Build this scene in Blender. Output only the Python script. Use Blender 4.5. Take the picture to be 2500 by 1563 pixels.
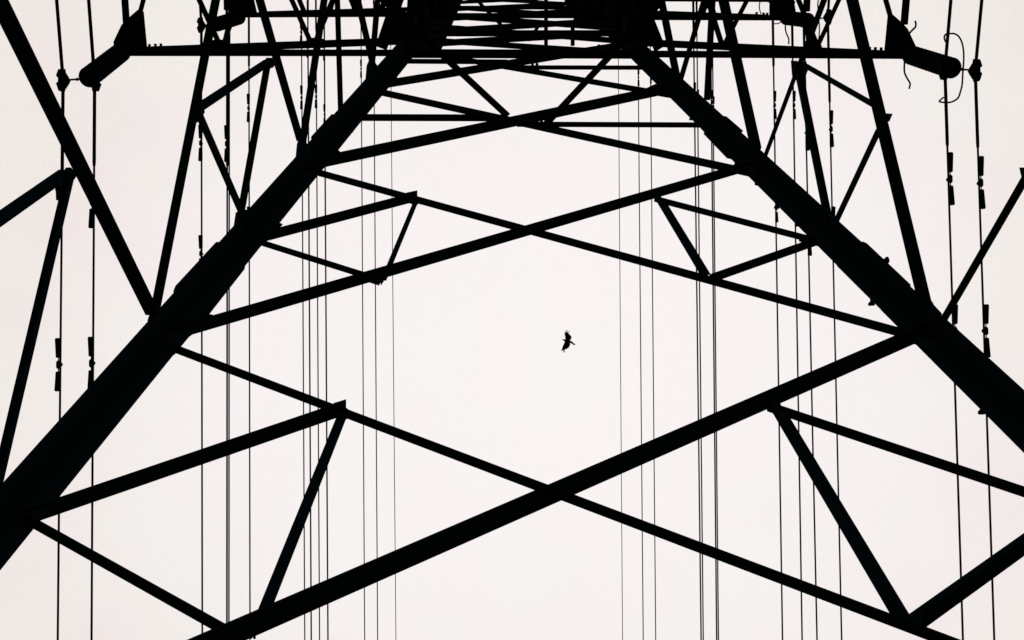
import bpy, bmesh, math, random
from mathutils import Vector, Matrix

for o in list(bpy.data.objects):
    bpy.data.objects.remove(o, do_unlink=True)
S = bpy.context.scene
C = S.collection
random.seed(7)
V = Vector

# ------------------------------------------------------------------ camera
CAM_R, CAM_U, CAM_D = V((0.999269, 0.036796, -0.010363)), V((0.038228, -0.961852, 0.270886)), V((0.0, 0.271084, 0.962556))      # right, up and view direction (a phone held up, looking to the sky)
cd = bpy.data.cameras.new('camera'); cam = bpy.data.objects.new('camera', cd); C.objects.link(cam)
cam.matrix_world = Matrix(((CAM_R.x, CAM_U.x, -CAM_D.x, 0), (CAM_R.y, CAM_U.y, -CAM_D.y, 0), (CAM_R.z, CAM_U.z, -CAM_D.z, 1.6), (0, 0, 0, 1)))
cd.lens = 49.766; cd.sensor_width = 36; cd.clip_start = .1; cd.clip_end = 5000
S.camera = cam
S.render.resolution_x, S.render.resolution_y = 1024, 640

# ------------------------------------------------------------------ sky and sun (bright overcast, sun behind the cloud)
SUN = (CAM_D * 1.0 + CAM_R * .03 - CAM_U * .03).normalized()
w = bpy.data.worlds.new('World'); S.world = w; w.use_nodes = True
nt = w.node_tree; N = nt.nodes; L = nt.links
for n in list(N): N.remove(n)
def nd(t, **k):
    n = N.new(t)
    for a, b in k.items(): setattr(n, a, b)
    return n
out = nd('ShaderNodeOutputWorld'); bg = nd('ShaderNodeBackground'); L.new(bg.outputs[0], out.inputs[0])
tc = nd('ShaderNodeTexCoord')
sky = nd('ShaderNodeTexSky', sky_type='NISHITA', sun_disc=False)
sky.sun_elevation = math.asin(SUN.z); sky.sun_rotation = math.atan2(SUN.x, SUN.y)
sk = nd('ShaderNodeVectorMath', operation='SCALE'); sk.inputs['Scale'].default_value = .1; L.new(sky.outputs[0], sk.inputs[0])
# cloud sheet: cream and pinkish patches, brighter round the hidden sun
n1 = nd('ShaderNodeTexNoise'); n1.inputs['Scale'].default_value = 13; n1.inputs['Detail'].default_value = 4; L.new(tc.outputs['Generated'], n1.inputs['Vector'])
r1 = nd('ShaderNodeValToRGB'); r1.color_ramp.elements[0].position = .40; r1.color_ramp.elements[1].position = .60
r1.color_ramp.elements[0].color = (.890, .838, .785, 1); r1.color_ramp.elements[1].color = (.893, .808, .785, 1)
L.new(n1.outputs[0], r1.inputs[0])
dot = nd('ShaderNodeVectorMath', operation='DOT_PRODUCT'); L.new(tc.outputs['Generated'], dot.inputs[0]); dot.inputs[1].default_value = SUN
mr = nd('ShaderNodeMapRange', interpolation_type='SMOOTHSTEP'); mr.inputs['From Min'].default_value = .915; mr.inputs['From Max'].default_value = .995
L.new(dot.outputs['Value'], mr.inputs['Value'])
n3 = nd('ShaderNodeTexNoise'); n3.inputs['Scale'].default_value = 5; n3.inputs['Detail'].default_value = 5; L.new(tc.outputs['Generated'], n3.inputs['Vector'])
m3 = nd('ShaderNodeMapRange'); m3.inputs['From Min'].default_value = .3; m3.inputs['From Max'].default_value = .7
m3.inputs['To Min'].default_value = -.18; m3.inputs['To Max'].default_value = .18; L.new(n3.outputs[0], m3.inputs['Value'])
ad = nd('ShaderNodeMath', operation='ADD', use_clamp=True); L.new(mr.outputs[0], ad.inputs[0]); L.new(m3.outputs[0], ad.inputs[1])
r2 = nd('ShaderNodeValToRGB'); r2.color_ramp.elements[0].position = .40; r2.color_ramp.elements[1].position = .60
r2.color_ramp.elements[0].color = (.940, .903, .885, 1); r2.color_ramp.elements[1].color = (.945, .890, .888, 1); L.new(n1.outputs[0], r2.inputs[0])
mc = nd('ShaderNodeMix', data_type='RGBA'); L.new(ad.outputs[0], mc.inputs[0]); L.new(r1.outputs[0], mc.inputs[6]); L.new(r2.outputs[0], mc.inputs[7])
n2 = nd('ShaderNodeTexNoise'); n2.inputs['Scale'].default_value = 800; n2.inputs['Detail'].default_value = 1; L.new(tc.outputs['Generated'], n2.inputs['Vector'])
m2 = nd('ShaderNodeMapRange'); m2.inputs['From Min'].default_value = .3; m2.inputs['From Max'].default_value = .7
m2.inputs['To Min'].default_value = .978; m2.inputs['To Max'].default_value = 1.022; L.new(n2.outputs[0], m2.inputs['Value'])
cl = nd('ShaderNodeVectorMath', operation='SCALE'); L.new(mc.outputs[2], cl.inputs[0]); L.new(m2.outputs[0], cl.inputs['Scale'])
mx = nd('ShaderNodeMix', data_type='RGBA'); mx.inputs[0].default_value = .96
L.new(sk.outputs[0], mx.inputs[6]); L.new(cl.outputs[0], mx.inputs[7]); L.new(mx.outputs[2], bg.inputs[0]); bg.inputs[1].default_value = 1.0
sl = bpy.data.lights.new('sun', 'SUN'); sl.energy = .6; sl.angle = math.radians(20); sl.color = (1, .97, .93)
so = bpy.data.objects.new('sun', sl); C.objects.link(so); so.rotation_euler = SUN.to_track_quat('Z', 'Y').to_euler()
S.view_settings.view_transform = 'Standard'; S.view_settings.look = 'None'; S.view_settings.exposure = 0; S.view_settings.gamma = 1

# ------------------------------------------------------------------ materials
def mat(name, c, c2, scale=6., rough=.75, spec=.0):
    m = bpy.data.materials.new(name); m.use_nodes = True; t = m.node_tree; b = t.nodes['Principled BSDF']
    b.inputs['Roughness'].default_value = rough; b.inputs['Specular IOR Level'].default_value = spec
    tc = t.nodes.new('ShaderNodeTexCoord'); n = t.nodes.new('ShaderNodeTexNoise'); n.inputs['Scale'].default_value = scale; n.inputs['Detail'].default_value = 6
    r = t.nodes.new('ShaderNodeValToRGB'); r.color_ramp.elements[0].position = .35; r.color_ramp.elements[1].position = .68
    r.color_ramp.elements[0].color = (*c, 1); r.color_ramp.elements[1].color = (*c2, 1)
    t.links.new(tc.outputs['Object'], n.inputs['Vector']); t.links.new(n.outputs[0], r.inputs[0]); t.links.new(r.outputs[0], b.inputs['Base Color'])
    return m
M_STEEL = mat('silhouette_dark_steel', (.0018, .0046, .0062), (.0030, .0064, .0082))  # backlit silhouette darkness put into the base colour; galvanized steel itself is lighter
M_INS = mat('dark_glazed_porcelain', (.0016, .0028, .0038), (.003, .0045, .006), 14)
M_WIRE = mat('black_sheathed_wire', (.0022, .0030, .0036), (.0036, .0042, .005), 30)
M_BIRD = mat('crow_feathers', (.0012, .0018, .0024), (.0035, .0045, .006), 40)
M_GROUND = mat('hill_grass', (.016, .022, .010), (.030, .036, .016), .6)

# ------------------------------------------------------------------ helpers
def obj(name, bm, m, parent=None, smooth=False, loc=None):
    me = bpy.data.meshes.new(name)
    bmesh.ops.recalc_face_normals(bm, faces=bm.faces)
    if loc is not None: bmesh.ops.translate(bm, verts=bm.verts, vec=-V(loc))
    bm.to_mesh(me); bm.free(); me.materials.append(m)
    if smooth:
        for p in me.polygons: p.use_smooth = True
    o = bpy.data.objects.new(name, me); C.objects.link(o)
    if parent is not None: o.parent = parent
    if loc is not None: o.location = V(loc) - world_loc(parent)
    elif parent is not None: o.location = -world_loc(parent)
    return o
def world_loc(o):
    p = V((0, 0, 0))
    while o is not None: p = p + V(o.location); o = o.parent
    return p
def tag(o, label, cat, group=None):
    o['label'] = label; o['category'] = cat
    if group: o['group'] = group
    return o
def thing(name, label, cat, loc, group=None):
    o = bpy.data.objects.new(name, None); C.objects.link(o); o.location = loc
    return tag(o, label, cat, group)
def prism(bm, a, b, secA, secB):
    """loft between two closed sections given as offsets"""
    va = [bm.verts.new(a + s) for s in secA]; vb = [bm.verts.new(b + s) for s in secB]; n = len(va)
    for i in range(n): bm.faces.new((va[i], va[(i + 1) % n], vb[(i + 1) % n], vb[i]))
    for ring in (va, vb[::-1]):
        f = bm.faces.new(ring)
        bmesh.ops.triangulate(bm, faces=[f])
def lsec(e1, e2, w1, w2, t):
    return [e1 * x + e2 * y for x, y in ((0, 0), (w1, 0), (w1, t), (t, t), (t, w2), (0, w2))]
def angle(bm, a, b, e1, e2, w, t):
    j = random.uniform(.0, .006)
    a, b, e1, e2 = V(a) + V(e2) * j, V(b) + V(e2) * j, V(e1), V(e2)
    s = lsec(e1, e2, w, w, t); prism(bm, a, b, s, s)
def slab(bm, pts, n, th):
    n = V(n).normalized(); A = [bm.verts.new(V(p) - n * th / 2) for p in pts]; B = [bm.verts.new(V(p) + n * th / 2) for p in pts]; k = len(pts)
    for i in range(k): bm.faces.new((A[i], A[(i + 1) % k], B[(i + 1) % k], B[i]))
    f1 = bm.faces.new(A[::-1]); f2 = bm.faces.new(B); bmesh.ops.triangulate(bm, faces=[f1, f2])
def frame(d):
    d = V(d).normalized(); u = d.orthogonal().normalized(); return u, d.cross(u)
def tube(bm, pts, radii, n=10, cap=True):
    pts = [V(p) for p in pts]; rings = []
    u = None
    for i, p in enumerate(pts):
        d = (pts[min(i + 1, len(pts) - 1)] - pts[max(i - 1, 0)]).normalized()
        if u is None: u = d.orthogonal().normalized()
        else: u = (u - d * u.dot(d)).normalized()
        v = d.cross(u); r = radii[i] if hasattr(radii, '__len__') else radii
        rings.append([bm.verts.new(p + (u * math.cos(2 * math.pi * k / n) + v * math.sin(2 * math.pi * k / n)) * r) for k in range(n)])
    for a, b in zip(rings[:-1], rings[1:]):
        for k in range(n): bm.faces.new((a[k], a[(k + 1) % n], b[(k + 1) % n], b[k]))
    if cap: bm.faces.new(rings[0][::-1]); bm.faces.new(rings[-1])
def lathe(bm, a, b, prof, n=24):
    """prof: (distance from a towards b, radius)"""
    a, b = V(a), V(b); d = (b - a).normalized(); tube(bm, [a + d * s for s, r in prof], [r for s, r in prof], n)
def hexbolt(bm, p, n, r):
    p, n = V(p), V(n).normalized()
    tube(bm, [p - n * r * 1.6, p + n * r * 1.6], r * 1.05, 6)

# ------------------------------------------------------------------ measured structure, metres (x across the line, y along it, z up)
# member: part, owner, end, end, flange directions, flange width, thickness
MEMBERS = [
 ["diagonal_brace","tower",[-3.058,3.476,6.497],[3.263,3.181,12.019],[-0.657,-0.104,0.747],[0.042,-0.994,-0.102],0.136,0.015],
 ["diagonal_brace","tower",[-2.765,-3.413,6.497],[3.508,-2.582,12.019],[-0.664,0.048,0.747],[-0.042,0.994,-0.102],0.136,0.015],
 ["diagonal_brace","tower",[-2.622,2.934,11.647],[3.739,3.73,6.502],[0.632,-0.052,0.773],[0.042,-0.994,-0.102],0.067,0.008],
 ["diagonal_brace","tower",[-2.377,-2.836,11.647],[4.029,-3.089,6.502],[0.625,0.106,0.773],[-0.042,0.994,-0.102],0.067,0.008],
 ["diagonal_brace","tower",[-2.603,2.941,11.766],[2.705,2.663,16.699],[-0.68,-0.103,0.726],[0.042,-0.994,-0.102],0.104,0.011],
 ["diagonal_brace","tower",[-2.357,-2.841,11.766],[2.908,-2.113,16.699],[-0.686,0.045,0.726],[-0.042,0.994,-0.102],0.104,0.011],
 ["diagonal_brace","tower",[-2.117,2.473,16.398],[3.162,3.18,11.67],[0.67,-0.047,0.741],[0.042,-0.994,-0.102],0.073,0.008],
 ["diagonal_brace","tower",[-1.912,-2.334,16.398],[3.407,-2.591,11.67],[0.664,0.104,0.741],[-0.042,0.994,-0.102],0.073,0.008],
 ["diagonal_brace","tower",[-2.137,2.485,16.554],[2.348,2.267,20.551],[-0.665,-0.104,0.74],[0.042,-0.994,-0.102],0.13,0.014],
 ["diagonal_brace","tower",[-1.931,-2.347,16.554],[2.519,-1.749,20.551],[-0.671,0.047,0.74],[-0.042,0.994,-0.102],0.13,0.014],
 ["diagonal_brace","tower",[-1.734,2.103,20.256],[2.668,2.7,16.241],[0.677,-0.046,0.735],[0.042,-0.994,-0.102],0.088,0.01],
 ["diagonal_brace","tower",[-1.562,-1.932,20.256],[2.874,-2.154,16.241],[0.67,0.104,0.735],[-0.042,0.994,-0.102],0.088,0.01],
 ["diagonal_brace","tower",[-1.75,2.093,20.459],[1.84,1.939,23.461],[-0.641,-0.105,0.761],[0.042,-0.994,-0.102],0.111,0.012],
 ["diagonal_brace","tower",[-1.579,-1.924,20.459],[1.984,-1.465,23.461],[-0.647,0.05,0.761],[-0.042,0.994,-0.102],0.111,0.012],
 ["diagonal_brace","tower",[-1.243,1.852,22.855],[2.27,2.302,19.914],[0.645,-0.051,0.763],[0.042,-0.994,-0.102],0.077,0.008],
 ["diagonal_brace","tower",[-1.095,-1.641,22.855],[2.444,-1.791,19.914],[0.638,0.105,0.763],[-0.042,0.994,-0.102],0.077,0.008],
 ["secondary_brace","tower",[-2.227,2.712,14.128],[-0.891,2.636,15.424],[-0.695,-0.102,0.711],[0.042,-0.994,-0.102],0.096,0.011],
 ["secondary_brace","tower",[-2.002,-2.581,14.128],[-0.677,-2.392,15.424],[-0.702,0.043,0.711],[-0.042,0.994,-0.102],0.096,0.011],
 ["secondary_brace","tower",[-2.252,2.703,14.009],[-1.093,2.854,13.014],[0.654,-0.049,0.755],[0.042,-0.994,-0.102],0.057,0.008],
 ["secondary_brace","tower",[-2.028,-2.574,14.009],[-0.86,-2.626,13.014],[0.647,0.105,0.755],[-0.042,0.994,-0.102],0.057,0.008],
 ["secondary_brace","tower",[-0.928,2.613,15.164],[-1.079,2.825,13.023],[0.997,0.049,-0.065],[-0.042,0.994,0.102],0.048,0.008],
 ["secondary_brace","tower",[-0.716,-2.372,15.164],[-0.848,-2.596,13.023],[0.997,0.036,-0.065],[0.042,-0.994,0.102],0.048,0.008],
 ["secondary_brace","tower",[1.481,2.728,15.347],[2.764,2.911,14.085],[0.704,-0.043,0.709],[0.042,-0.994,-0.102],0.062,0.008],
 ["secondary_brace","tower",[1.694,-2.282,15.347],[2.988,-2.356,14.085],[0.697,0.102,0.709],[-0.042,0.994,-0.102],0.062,0.008],
 ["secondary_brace","tower",[1.46,2.699,15.313],[1.597,2.926,13.153],[0.997,0.036,0.067],[0.042,-0.994,-0.102],0.088,0.01],
 ["secondary_brace","tower",[1.67,-2.255,15.313],[1.827,-2.469,13.153],[0.997,0.049,0.067],[-0.042,0.994,-0.102],0.088,0.01],
 ["secondary_brace","tower",[1.666,2.979,13.06],[2.777,2.924,14.063],[-0.669,-0.104,0.736],[0.042,-0.994,-0.102],0.081,0.009],
 ["secondary_brace","tower",[1.9,-2.517,13.06],[3.002,-2.367,14.063],[-0.676,0.046,0.736],[-0.042,0.994,-0.102],0.081,0.009],
 ["secondary_brace","tower",[-2.809,3.207,9.062],[-1.129,3.128,10.533],[-0.658,-0.104,0.746],[0.042,-0.994,-0.102],0.101,0.011],
 ["secondary_brace","tower",[-2.54,-3.124,9.062],[-0.872,-2.903,10.533],[-0.664,0.048,0.746],[-0.042,0.994,-0.102],0.101,0.011],
 ["secondary_brace","tower",[-2.789,3.165,8.989],[-1.503,3.329,7.914],[0.644,-0.051,0.763],[0.042,-0.994,-0.102],0.07,0.008],
 ["secondary_brace","tower",[-2.524,-3.08,8.989],[-1.228,-3.135,7.914],[0.638,0.105,0.763],[-0.042,0.994,-0.102],0.07,0.008],
 ["secondary_brace","tower",[-1.175,3.085,10.442],[-1.353,3.321,8.054],[0.996,0.049,-0.069],[-0.042,0.994,0.102],0.066,0.008],
 ["secondary_brace","tower",[-0.922,-2.863,10.442],[-1.079,-3.114,8.054],[0.997,0.035,-0.069],[0.042,-0.994,0.102],0.066,0.008],
 ["secondary_brace","tower",[1.727,3.233,10.532],[3.451,3.467,8.958],[0.677,-0.046,0.734],[0.042,-0.994,-0.102],0.068,0.008],
 ["secondary_brace","tower",[1.982,-2.765,10.532],[3.719,-2.852,8.958],[0.671,0.104,0.734],[-0.042,0.994,-0.102],0.068,0.008],
 ["secondary_brace","tower",[1.699,3.198,10.525],[1.862,3.459,8.043],[0.997,0.035,0.069],[0.042,-0.994,-0.102],0.092,0.01],
 ["secondary_brace","tower",[1.951,-2.733,10.525],[2.136,-2.979,8.043],[0.996,0.049,0.069],[-0.042,0.994,-0.102],0.092,0.01],
 ["secondary_brace","tower",[1.99,3.474,7.95],[3.509,3.395,9.36],[-0.68,-0.103,0.726],[0.042,-0.994,-0.102],0.114,0.013],
 ["secondary_brace","tower",[2.264,-2.982,7.95],[3.772,-2.774,9.36],[-0.686,0.045,0.726],[-0.042,0.994,-0.102],0.114,0.013],
 ["horizontal_strut","tower",[-1.884,2.251,18.725],[0.042,2.332,18.739],[-0.003,-0.102,0.995],[0.042,-0.994,-0.102],0.085,0.009],
 ["horizontal_strut","tower",[-1.699,-2.093,18.725],[0.227,-2.01,18.739],[-0.012,0.101,0.995],[-0.042,0.994,-0.102],0.085,0.009],
 ["horizontal_strut","tower",[0.146,2.358,18.42],[2.498,2.458,18.421],[0.004,-0.101,0.995],[0.042,-0.994,-0.102],0.064,0.008],
 ["horizontal_strut","tower",[0.332,-2.027,18.42],[2.685,-1.927,18.421],[-0.005,0.101,0.995],[-0.042,0.994,-0.102],0.064,0.008],
 ["plan_brace","tower",[0.016,2.275,18.58],[-1.788,0.467,18.58],[0.708,-0.706,0.0],[0.0,0.0,1.0],0.08,0.009],
 ["plan_brace","tower",[0.196,-1.955,18.58],[-1.755,-0.307,18.58],[0.645,0.764,0.0],[0.0,0.0,1.0],0.08,0.009],
 ["plan_brace","tower",[0.464,2.333,18.58],[2.36,0.447,18.58],[0.705,0.709,-0.0],[-0.0,-0.0,-1.0],0.08,0.009],
 ["plan_brace","tower",[0.647,-1.976,18.58],[2.376,0.065,18.58],[0.763,-0.646,-0.0],[0.0,-0.0,-1.0],0.08,0.009],
 ["horizontal_strut","tower",[-1.561,1.907,22.157],[0.081,1.979,22.138],[0.016,-0.101,0.995],[0.042,-0.994,-0.102],0.071,0.008],
 ["horizontal_strut","tower",[-1.407,-1.722,22.157],[0.236,-1.655,22.138],[0.008,0.102,0.995],[-0.042,0.994,-0.102],0.071,0.008],
 ["horizontal_strut","tower",[0.203,2.02,21.735],[2.097,2.098,21.764],[-0.011,-0.102,0.995],[0.042,-0.994,-0.102],0.061,0.008],
 ["horizontal_strut","tower",[0.361,-1.685,21.735],[2.255,-1.602,21.764],[-0.02,0.101,0.995],[-0.042,0.994,-0.102],0.061,0.008],
 ["horizontal_strut","tower",[-1.95,2.084,18.257],[-1.83,-0.804,18.23],[0.104,-0.005,0.995],[0.994,0.042,-0.104],0.064,0.008],
 ["horizontal_strut","tower",[2.522,2.19,18.912],[2.654,-0.614,18.788],[-0.102,-0.049,0.994],[-0.994,-0.042,-0.104],0.08,0.009],
 ["diagonal_brace","tower",[-2.692,2.684,11.643],[-2.987,-3.368,6.371],[0.106,-0.656,0.747],[0.994,0.042,-0.104],0.111,0.012],
 ["diagonal_brace","tower",[-2.663,2.644,11.72],[-1.992,-2.33,16.106],[0.05,0.664,0.746],[0.994,0.042,-0.104],0.073,0.008],
 ["diagonal_brace","tower",[-2.168,2.114,16.261],[-2.42,-2.781,11.871],[0.106,-0.667,0.738],[0.994,0.042,-0.104],0.081,0.009],
 ["diagonal_brace","tower",[-2.157,2.13,16.366],[-1.615,-1.928,19.885],[0.051,0.658,0.751],[0.994,0.042,-0.104],0.078,0.009],
 ["diagonal_brace","tower",[-1.714,2.011,20.561],[-1.991,-2.325,16.156],[0.103,-0.712,0.695],[0.994,0.042,-0.104],0.083,0.009],
 ["diagonal_brace","tower",[-1.73,1.686,20.253],[-1.38,-1.679,22.227],[0.068,0.51,0.857],[0.994,0.042,-0.104],0.078,0.009],
 ["diagonal_brace","tower",[3.225,2.959,12.02],[2.941,-2.054,16.76],[-0.105,0.686,0.72],[-0.994,-0.042,-0.104],0.107,0.012],
 ["diagonal_brace","tower",[3.232,3.003,11.715],[4.017,-3.039,6.673],[-0.053,-0.644,0.763],[-0.994,-0.042,-0.104],0.062,0.008],
 ["diagonal_brace","tower",[2.758,2.443,16.753],[2.465,-1.62,21.205],[-0.101,0.738,0.667],[-0.994,-0.042,-0.104],0.123,0.013],
 ["diagonal_brace","tower",[2.755,2.497,16.401],[3.454,-2.542,11.772],[-0.048,-0.679,0.732],[-0.994,-0.042,-0.104],0.046,0.008],
 ["diagonal_brace","tower",[2.364,2.061,20.584],[2.099,-1.302,24.473],[-0.1,0.756,0.647],[-0.994,-0.042,-0.104],0.103,0.011],
 ["diagonal_brace","tower",[2.371,2.089,20.34],[2.988,-2.113,16.16],[-0.044,-0.708,0.705],[-0.994,-0.042,-0.104],0.069,0.008],
 ["secondary_brace","tower",[-2.731,1.45,10.234],[-2.89,1.594,8.77],[0.032,-0.994,-0.101],[-0.994,-0.042,0.104],0.088,0.01],
 ["secondary_brace","tower",[-2.687,1.449,10.332],[-2.889,2.948,9.01],[-0.05,-0.664,-0.746],[-0.994,-0.042,0.104],0.066,0.008],
 ["secondary_brace","tower",[-2.218,1.248,15.042],[-2.435,1.389,13.036],[0.035,-0.997,-0.074],[-0.994,-0.042,0.104],0.086,0.009],
 ["secondary_brace","tower",[-2.407,1.401,12.988],[-2.332,2.516,14.151],[-0.102,0.722,-0.685],[-0.994,-0.042,0.104],0.067,0.008],
 ["secondary_brace","tower",[-2.178,1.225,15.106],[-2.351,2.475,13.96],[-0.048,-0.679,-0.733],[-0.994,-0.042,0.104],0.066,0.008],
 ["secondary_brace","tower",[2.874,1.445,15.469],[3.09,1.621,13.334],[0.05,-0.996,-0.077],[0.994,0.042,0.104],0.052,0.008],
 ["secondary_brace","tower",[3.064,1.763,13.256],[2.925,2.772,14.179],[0.048,0.678,-0.733],[0.994,0.042,0.104],0.055,0.008],
 ["secondary_brace","tower",[2.829,1.453,15.508],[2.898,2.772,14.313],[0.105,-0.671,-0.734],[0.994,0.042,0.104],0.081,0.009],
 ["secondary_brace","tower",[3.36,1.755,10.702],[3.427,1.859,10.017],[0.057,-0.988,-0.144],[0.994,0.042,0.104],0.059,0.008],
 ["horizontal_strut","tower",[-1.353,1.748,22.726],[2.027,1.892,22.773],[0.014,0.001,-1.0],[-0.042,0.999,0.0],0.131,0.014],
 ["horizontal_strut","tower",[-1.212,-1.547,22.726],[2.167,-1.403,22.773],[0.014,0.001,-1.0],[0.042,-0.999,0.0],0.131,0.014],
 ["horizontal_strut","tower",[-1.581,1.75,26.579],[2.421,1.92,26.843],[0.066,0.003,-0.998],[-0.042,0.999,0.0],0.109,0.012],
 ["horizontal_strut","tower",[-1.44,-1.568,26.579],[2.562,-1.398,26.843],[0.066,0.003,-0.998],[0.042,-0.999,0.0],0.109,0.012],
 ["horizontal_strut","tower",[-1.697,1.745,31.387],[2.717,1.933,31.676],[0.065,0.003,-0.998],[-0.042,0.999,0.0],0.108,0.012],
 ["horizontal_strut","tower",[-1.556,-1.573,31.387],[2.858,-1.385,31.676],[0.065,0.003,-0.998],[0.042,-0.999,0.0],0.108,0.012],
 ["horizontal_strut","tower",[-1.846,1.75,34.16],[2.98,1.955,34.559],[0.082,0.003,-0.997],[-0.042,0.999,0.0],0.086,0.009],
 ["horizontal_strut","tower",[-1.704,-1.59,34.16],[3.122,-1.385,34.559],[0.082,0.003,-0.997],[0.042,-0.999,0.0],0.086,0.009],
 ["diagonal_brace","tower",[-1.164,1.776,25.191],[1.801,1.902,22.965],[-0.6,-0.025,-0.8],[-0.042,0.999,0.0],0.092,0.01],
 ["diagonal_brace","tower",[-1.022,-1.558,25.191],[1.943,-1.432,22.965],[-0.6,-0.025,-0.8],[0.042,-0.999,0.0],0.092,0.01],
 ["diagonal_brace","tower",[-1.13,1.77,24.447],[1.691,1.89,26.682],[0.62,0.026,-0.784],[-0.042,0.999,0.0],0.107,0.012],
 ["diagonal_brace","tower",[-0.989,-1.549,24.447],[1.832,-1.429,26.682],[0.62,0.026,-0.784],[0.042,-0.999,0.0],0.107,0.012],
 ["diagonal_brace","tower",[-1.308,1.768,28.38],[1.985,1.909,25.118],[-0.703,-0.03,-0.711],[-0.042,0.999,0.0],0.095,0.01],
 ["diagonal_brace","tower",[-1.167,-1.563,28.38],[2.127,-1.423,25.118],[-0.703,-0.03,-0.711],[0.042,-0.999,0.0],0.095,0.01],
 ["diagonal_brace","tower",[-1.244,1.762,26.962],[1.918,1.897,29.974],[0.689,0.029,-0.724],[-0.042,0.999,0.0],0.112,0.012],
 ["diagonal_brace","tower",[-1.103,-1.552,26.962],[2.059,-1.417,29.974],[0.689,0.029,-0.724],[0.042,-0.999,0.0],0.112,0.012],
 ["diagonal_brace","tower",[-1.457,1.755,31.673],[2.227,1.911,27.946],[-0.71,-0.03,-0.703],[-0.042,0.999,0.0],0.11,0.012],
 ["diagonal_brace","tower",[-1.316,-1.562,31.673],[2.369,-1.405,27.946],[-0.71,-0.03,-0.703],[0.042,-0.999,0.0],0.11,0.012],
 ["diagonal_brace","tower",[-1.394,1.757,30.265],[2.179,1.909,33.771],[0.699,0.03,-0.714],[-0.042,0.999,0.0],0.11,0.012],
 ["diagonal_brace","tower",[-1.252,-1.559,30.265],[2.32,-1.407,33.771],[0.699,0.03,-0.714],[0.042,-0.999,0.0],0.11,0.012],
 ["diagonal_brace","tower",[-1.602,1.754,34.858],[2.306,1.92,30.8],[-0.719,-0.031,-0.694],[-0.042,0.999,0.0],0.1,0.011],
 ["diagonal_brace","tower",[-1.46,-1.573,34.858],[2.447,-1.407,30.8],[-0.719,-0.031,-0.694],[0.042,-0.999,0.0],0.1,0.011],
 ["diagonal_brace","tower",[-1.521,1.761,33.076],[2.393,1.927,36.878],[0.696,0.03,-0.718],[-0.042,0.999,0.0],0.092,0.01],
 ["diagonal_brace","tower",[-1.379,-1.573,33.076],[2.534,-1.407,36.878],[0.696,0.03,-0.718],[0.042,-0.999,0.0],0.092,0.01],
 ["diagonal_brace","tower",[-1.789,1.756,38.988],[2.668,1.946,35.331],[-0.633,-0.027,-0.773],[-0.042,0.999,0.0],0.079,0.009],
 ["diagonal_brace","tower",[-1.647,-1.592,38.988],[2.81,-1.402,35.331],[-0.633,-0.027,-0.773],[0.042,-0.999,0.0],0.079,0.009],
 ["diagonal_brace","tower",[-1.644,1.762,35.782],[2.598,1.942,39.868],[0.693,0.029,-0.721],[-0.042,0.999,0.0],0.08,0.009],
 ["diagonal_brace","tower",[-1.502,-1.585,35.782],[2.74,-1.404,39.868],[0.693,0.029,-0.721],[0.042,-0.999,0.0],0.08,0.009],
 ["diagonal_brace","tower",[-1.429,1.811,39.5],[2.084,1.96,46.6],[-0.895,-0.038,0.444],[0.042,-0.999,-0.0],0.11,0.012],
 ["diagonal_brace","tower",[-1.284,-1.616,39.5],[2.229,-1.466,46.6],[-0.895,-0.038,0.444],[-0.042,0.999,0.0],0.11,0.012],
 ["diagonal_brace","tower",[2.084,1.96,39.5],[-1.429,1.811,46.6],[-0.895,-0.038,-0.444],[0.042,-0.999,-0.0],0.11,0.012],
 ["diagonal_brace","tower",[2.229,-1.466,39.5],[-1.284,-1.616,46.6],[-0.895,-0.038,-0.444],[-0.042,0.999,0.0],0.11,0.012],
 ["horizontal_strut","tower",[-1.429,1.811,46.6],[2.084,1.96,46.6],[0.0,-0.0,1.0],[0.042,-0.999,-0.0],0.12,0.013],
 ["horizontal_strut","tower",[-1.284,-1.616,46.6],[2.229,-1.466,46.6],[0.0,-0.0,1.0],[-0.042,0.999,0.0],0.12,0.013],
 ["diagonal_brace","tower",[-1.429,1.811,46.6],[2.084,1.96,53.6],[-0.893,-0.038,0.449],[0.042,-0.999,-0.0],0.11,0.012],
 ["diagonal_brace","tower",[-1.284,-1.616,46.6],[2.229,-1.466,53.6],[-0.893,-0.038,0.449],[-0.042,0.999,0.0],0.11,0.012],
 ["diagonal_brace","tower",[2.084,1.96,46.6],[-1.429,1.811,53.6],[-0.893,-0.038,-0.449],[0.042,-0.999,-0.0],0.11,0.012],
 ["diagonal_brace","tower",[2.229,-1.466,46.6],[-1.284,-1.616,53.6],[-0.893,-0.038,-0.449],[-0.042,0.999,0.0],0.11,0.012],
 ["horizontal_strut","tower",[-1.429,1.811,53.6],[2.084,1.96,53.6],[0.0,-0.0,1.0],[0.042,-0.999,-0.0],0.12,0.013],
 ["horizontal_strut","tower",[-1.284,-1.616,53.6],[2.229,-1.466,53.6],[0.0,-0.0,1.0],[-0.042,0.999,0.0],0.12,0.013],
 ["diagonal_brace","tower",[-1.429,1.811,53.6],[2.084,1.96,60.6],[-0.893,-0.038,0.449],[0.042,-0.999,-0.0],0.11,0.012],
 ["diagonal_brace","tower",[-1.284,-1.616,53.6],[2.229,-1.466,60.6],[-0.893,-0.038,0.449],[-0.042,0.999,0.0],0.11,0.012],
 ["diagonal_brace","tower",[2.084,1.96,53.6],[-1.429,1.811,60.6],[-0.893,-0.038,-0.449],[0.042,-0.999,-0.0],0.11,0.012],
 ["diagonal_brace","tower",[2.229,-1.466,53.6],[-1.284,-1.616,60.6],[-0.893,-0.038,-0.449],[-0.042,0.999,0.0],0.11,0.012],
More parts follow.
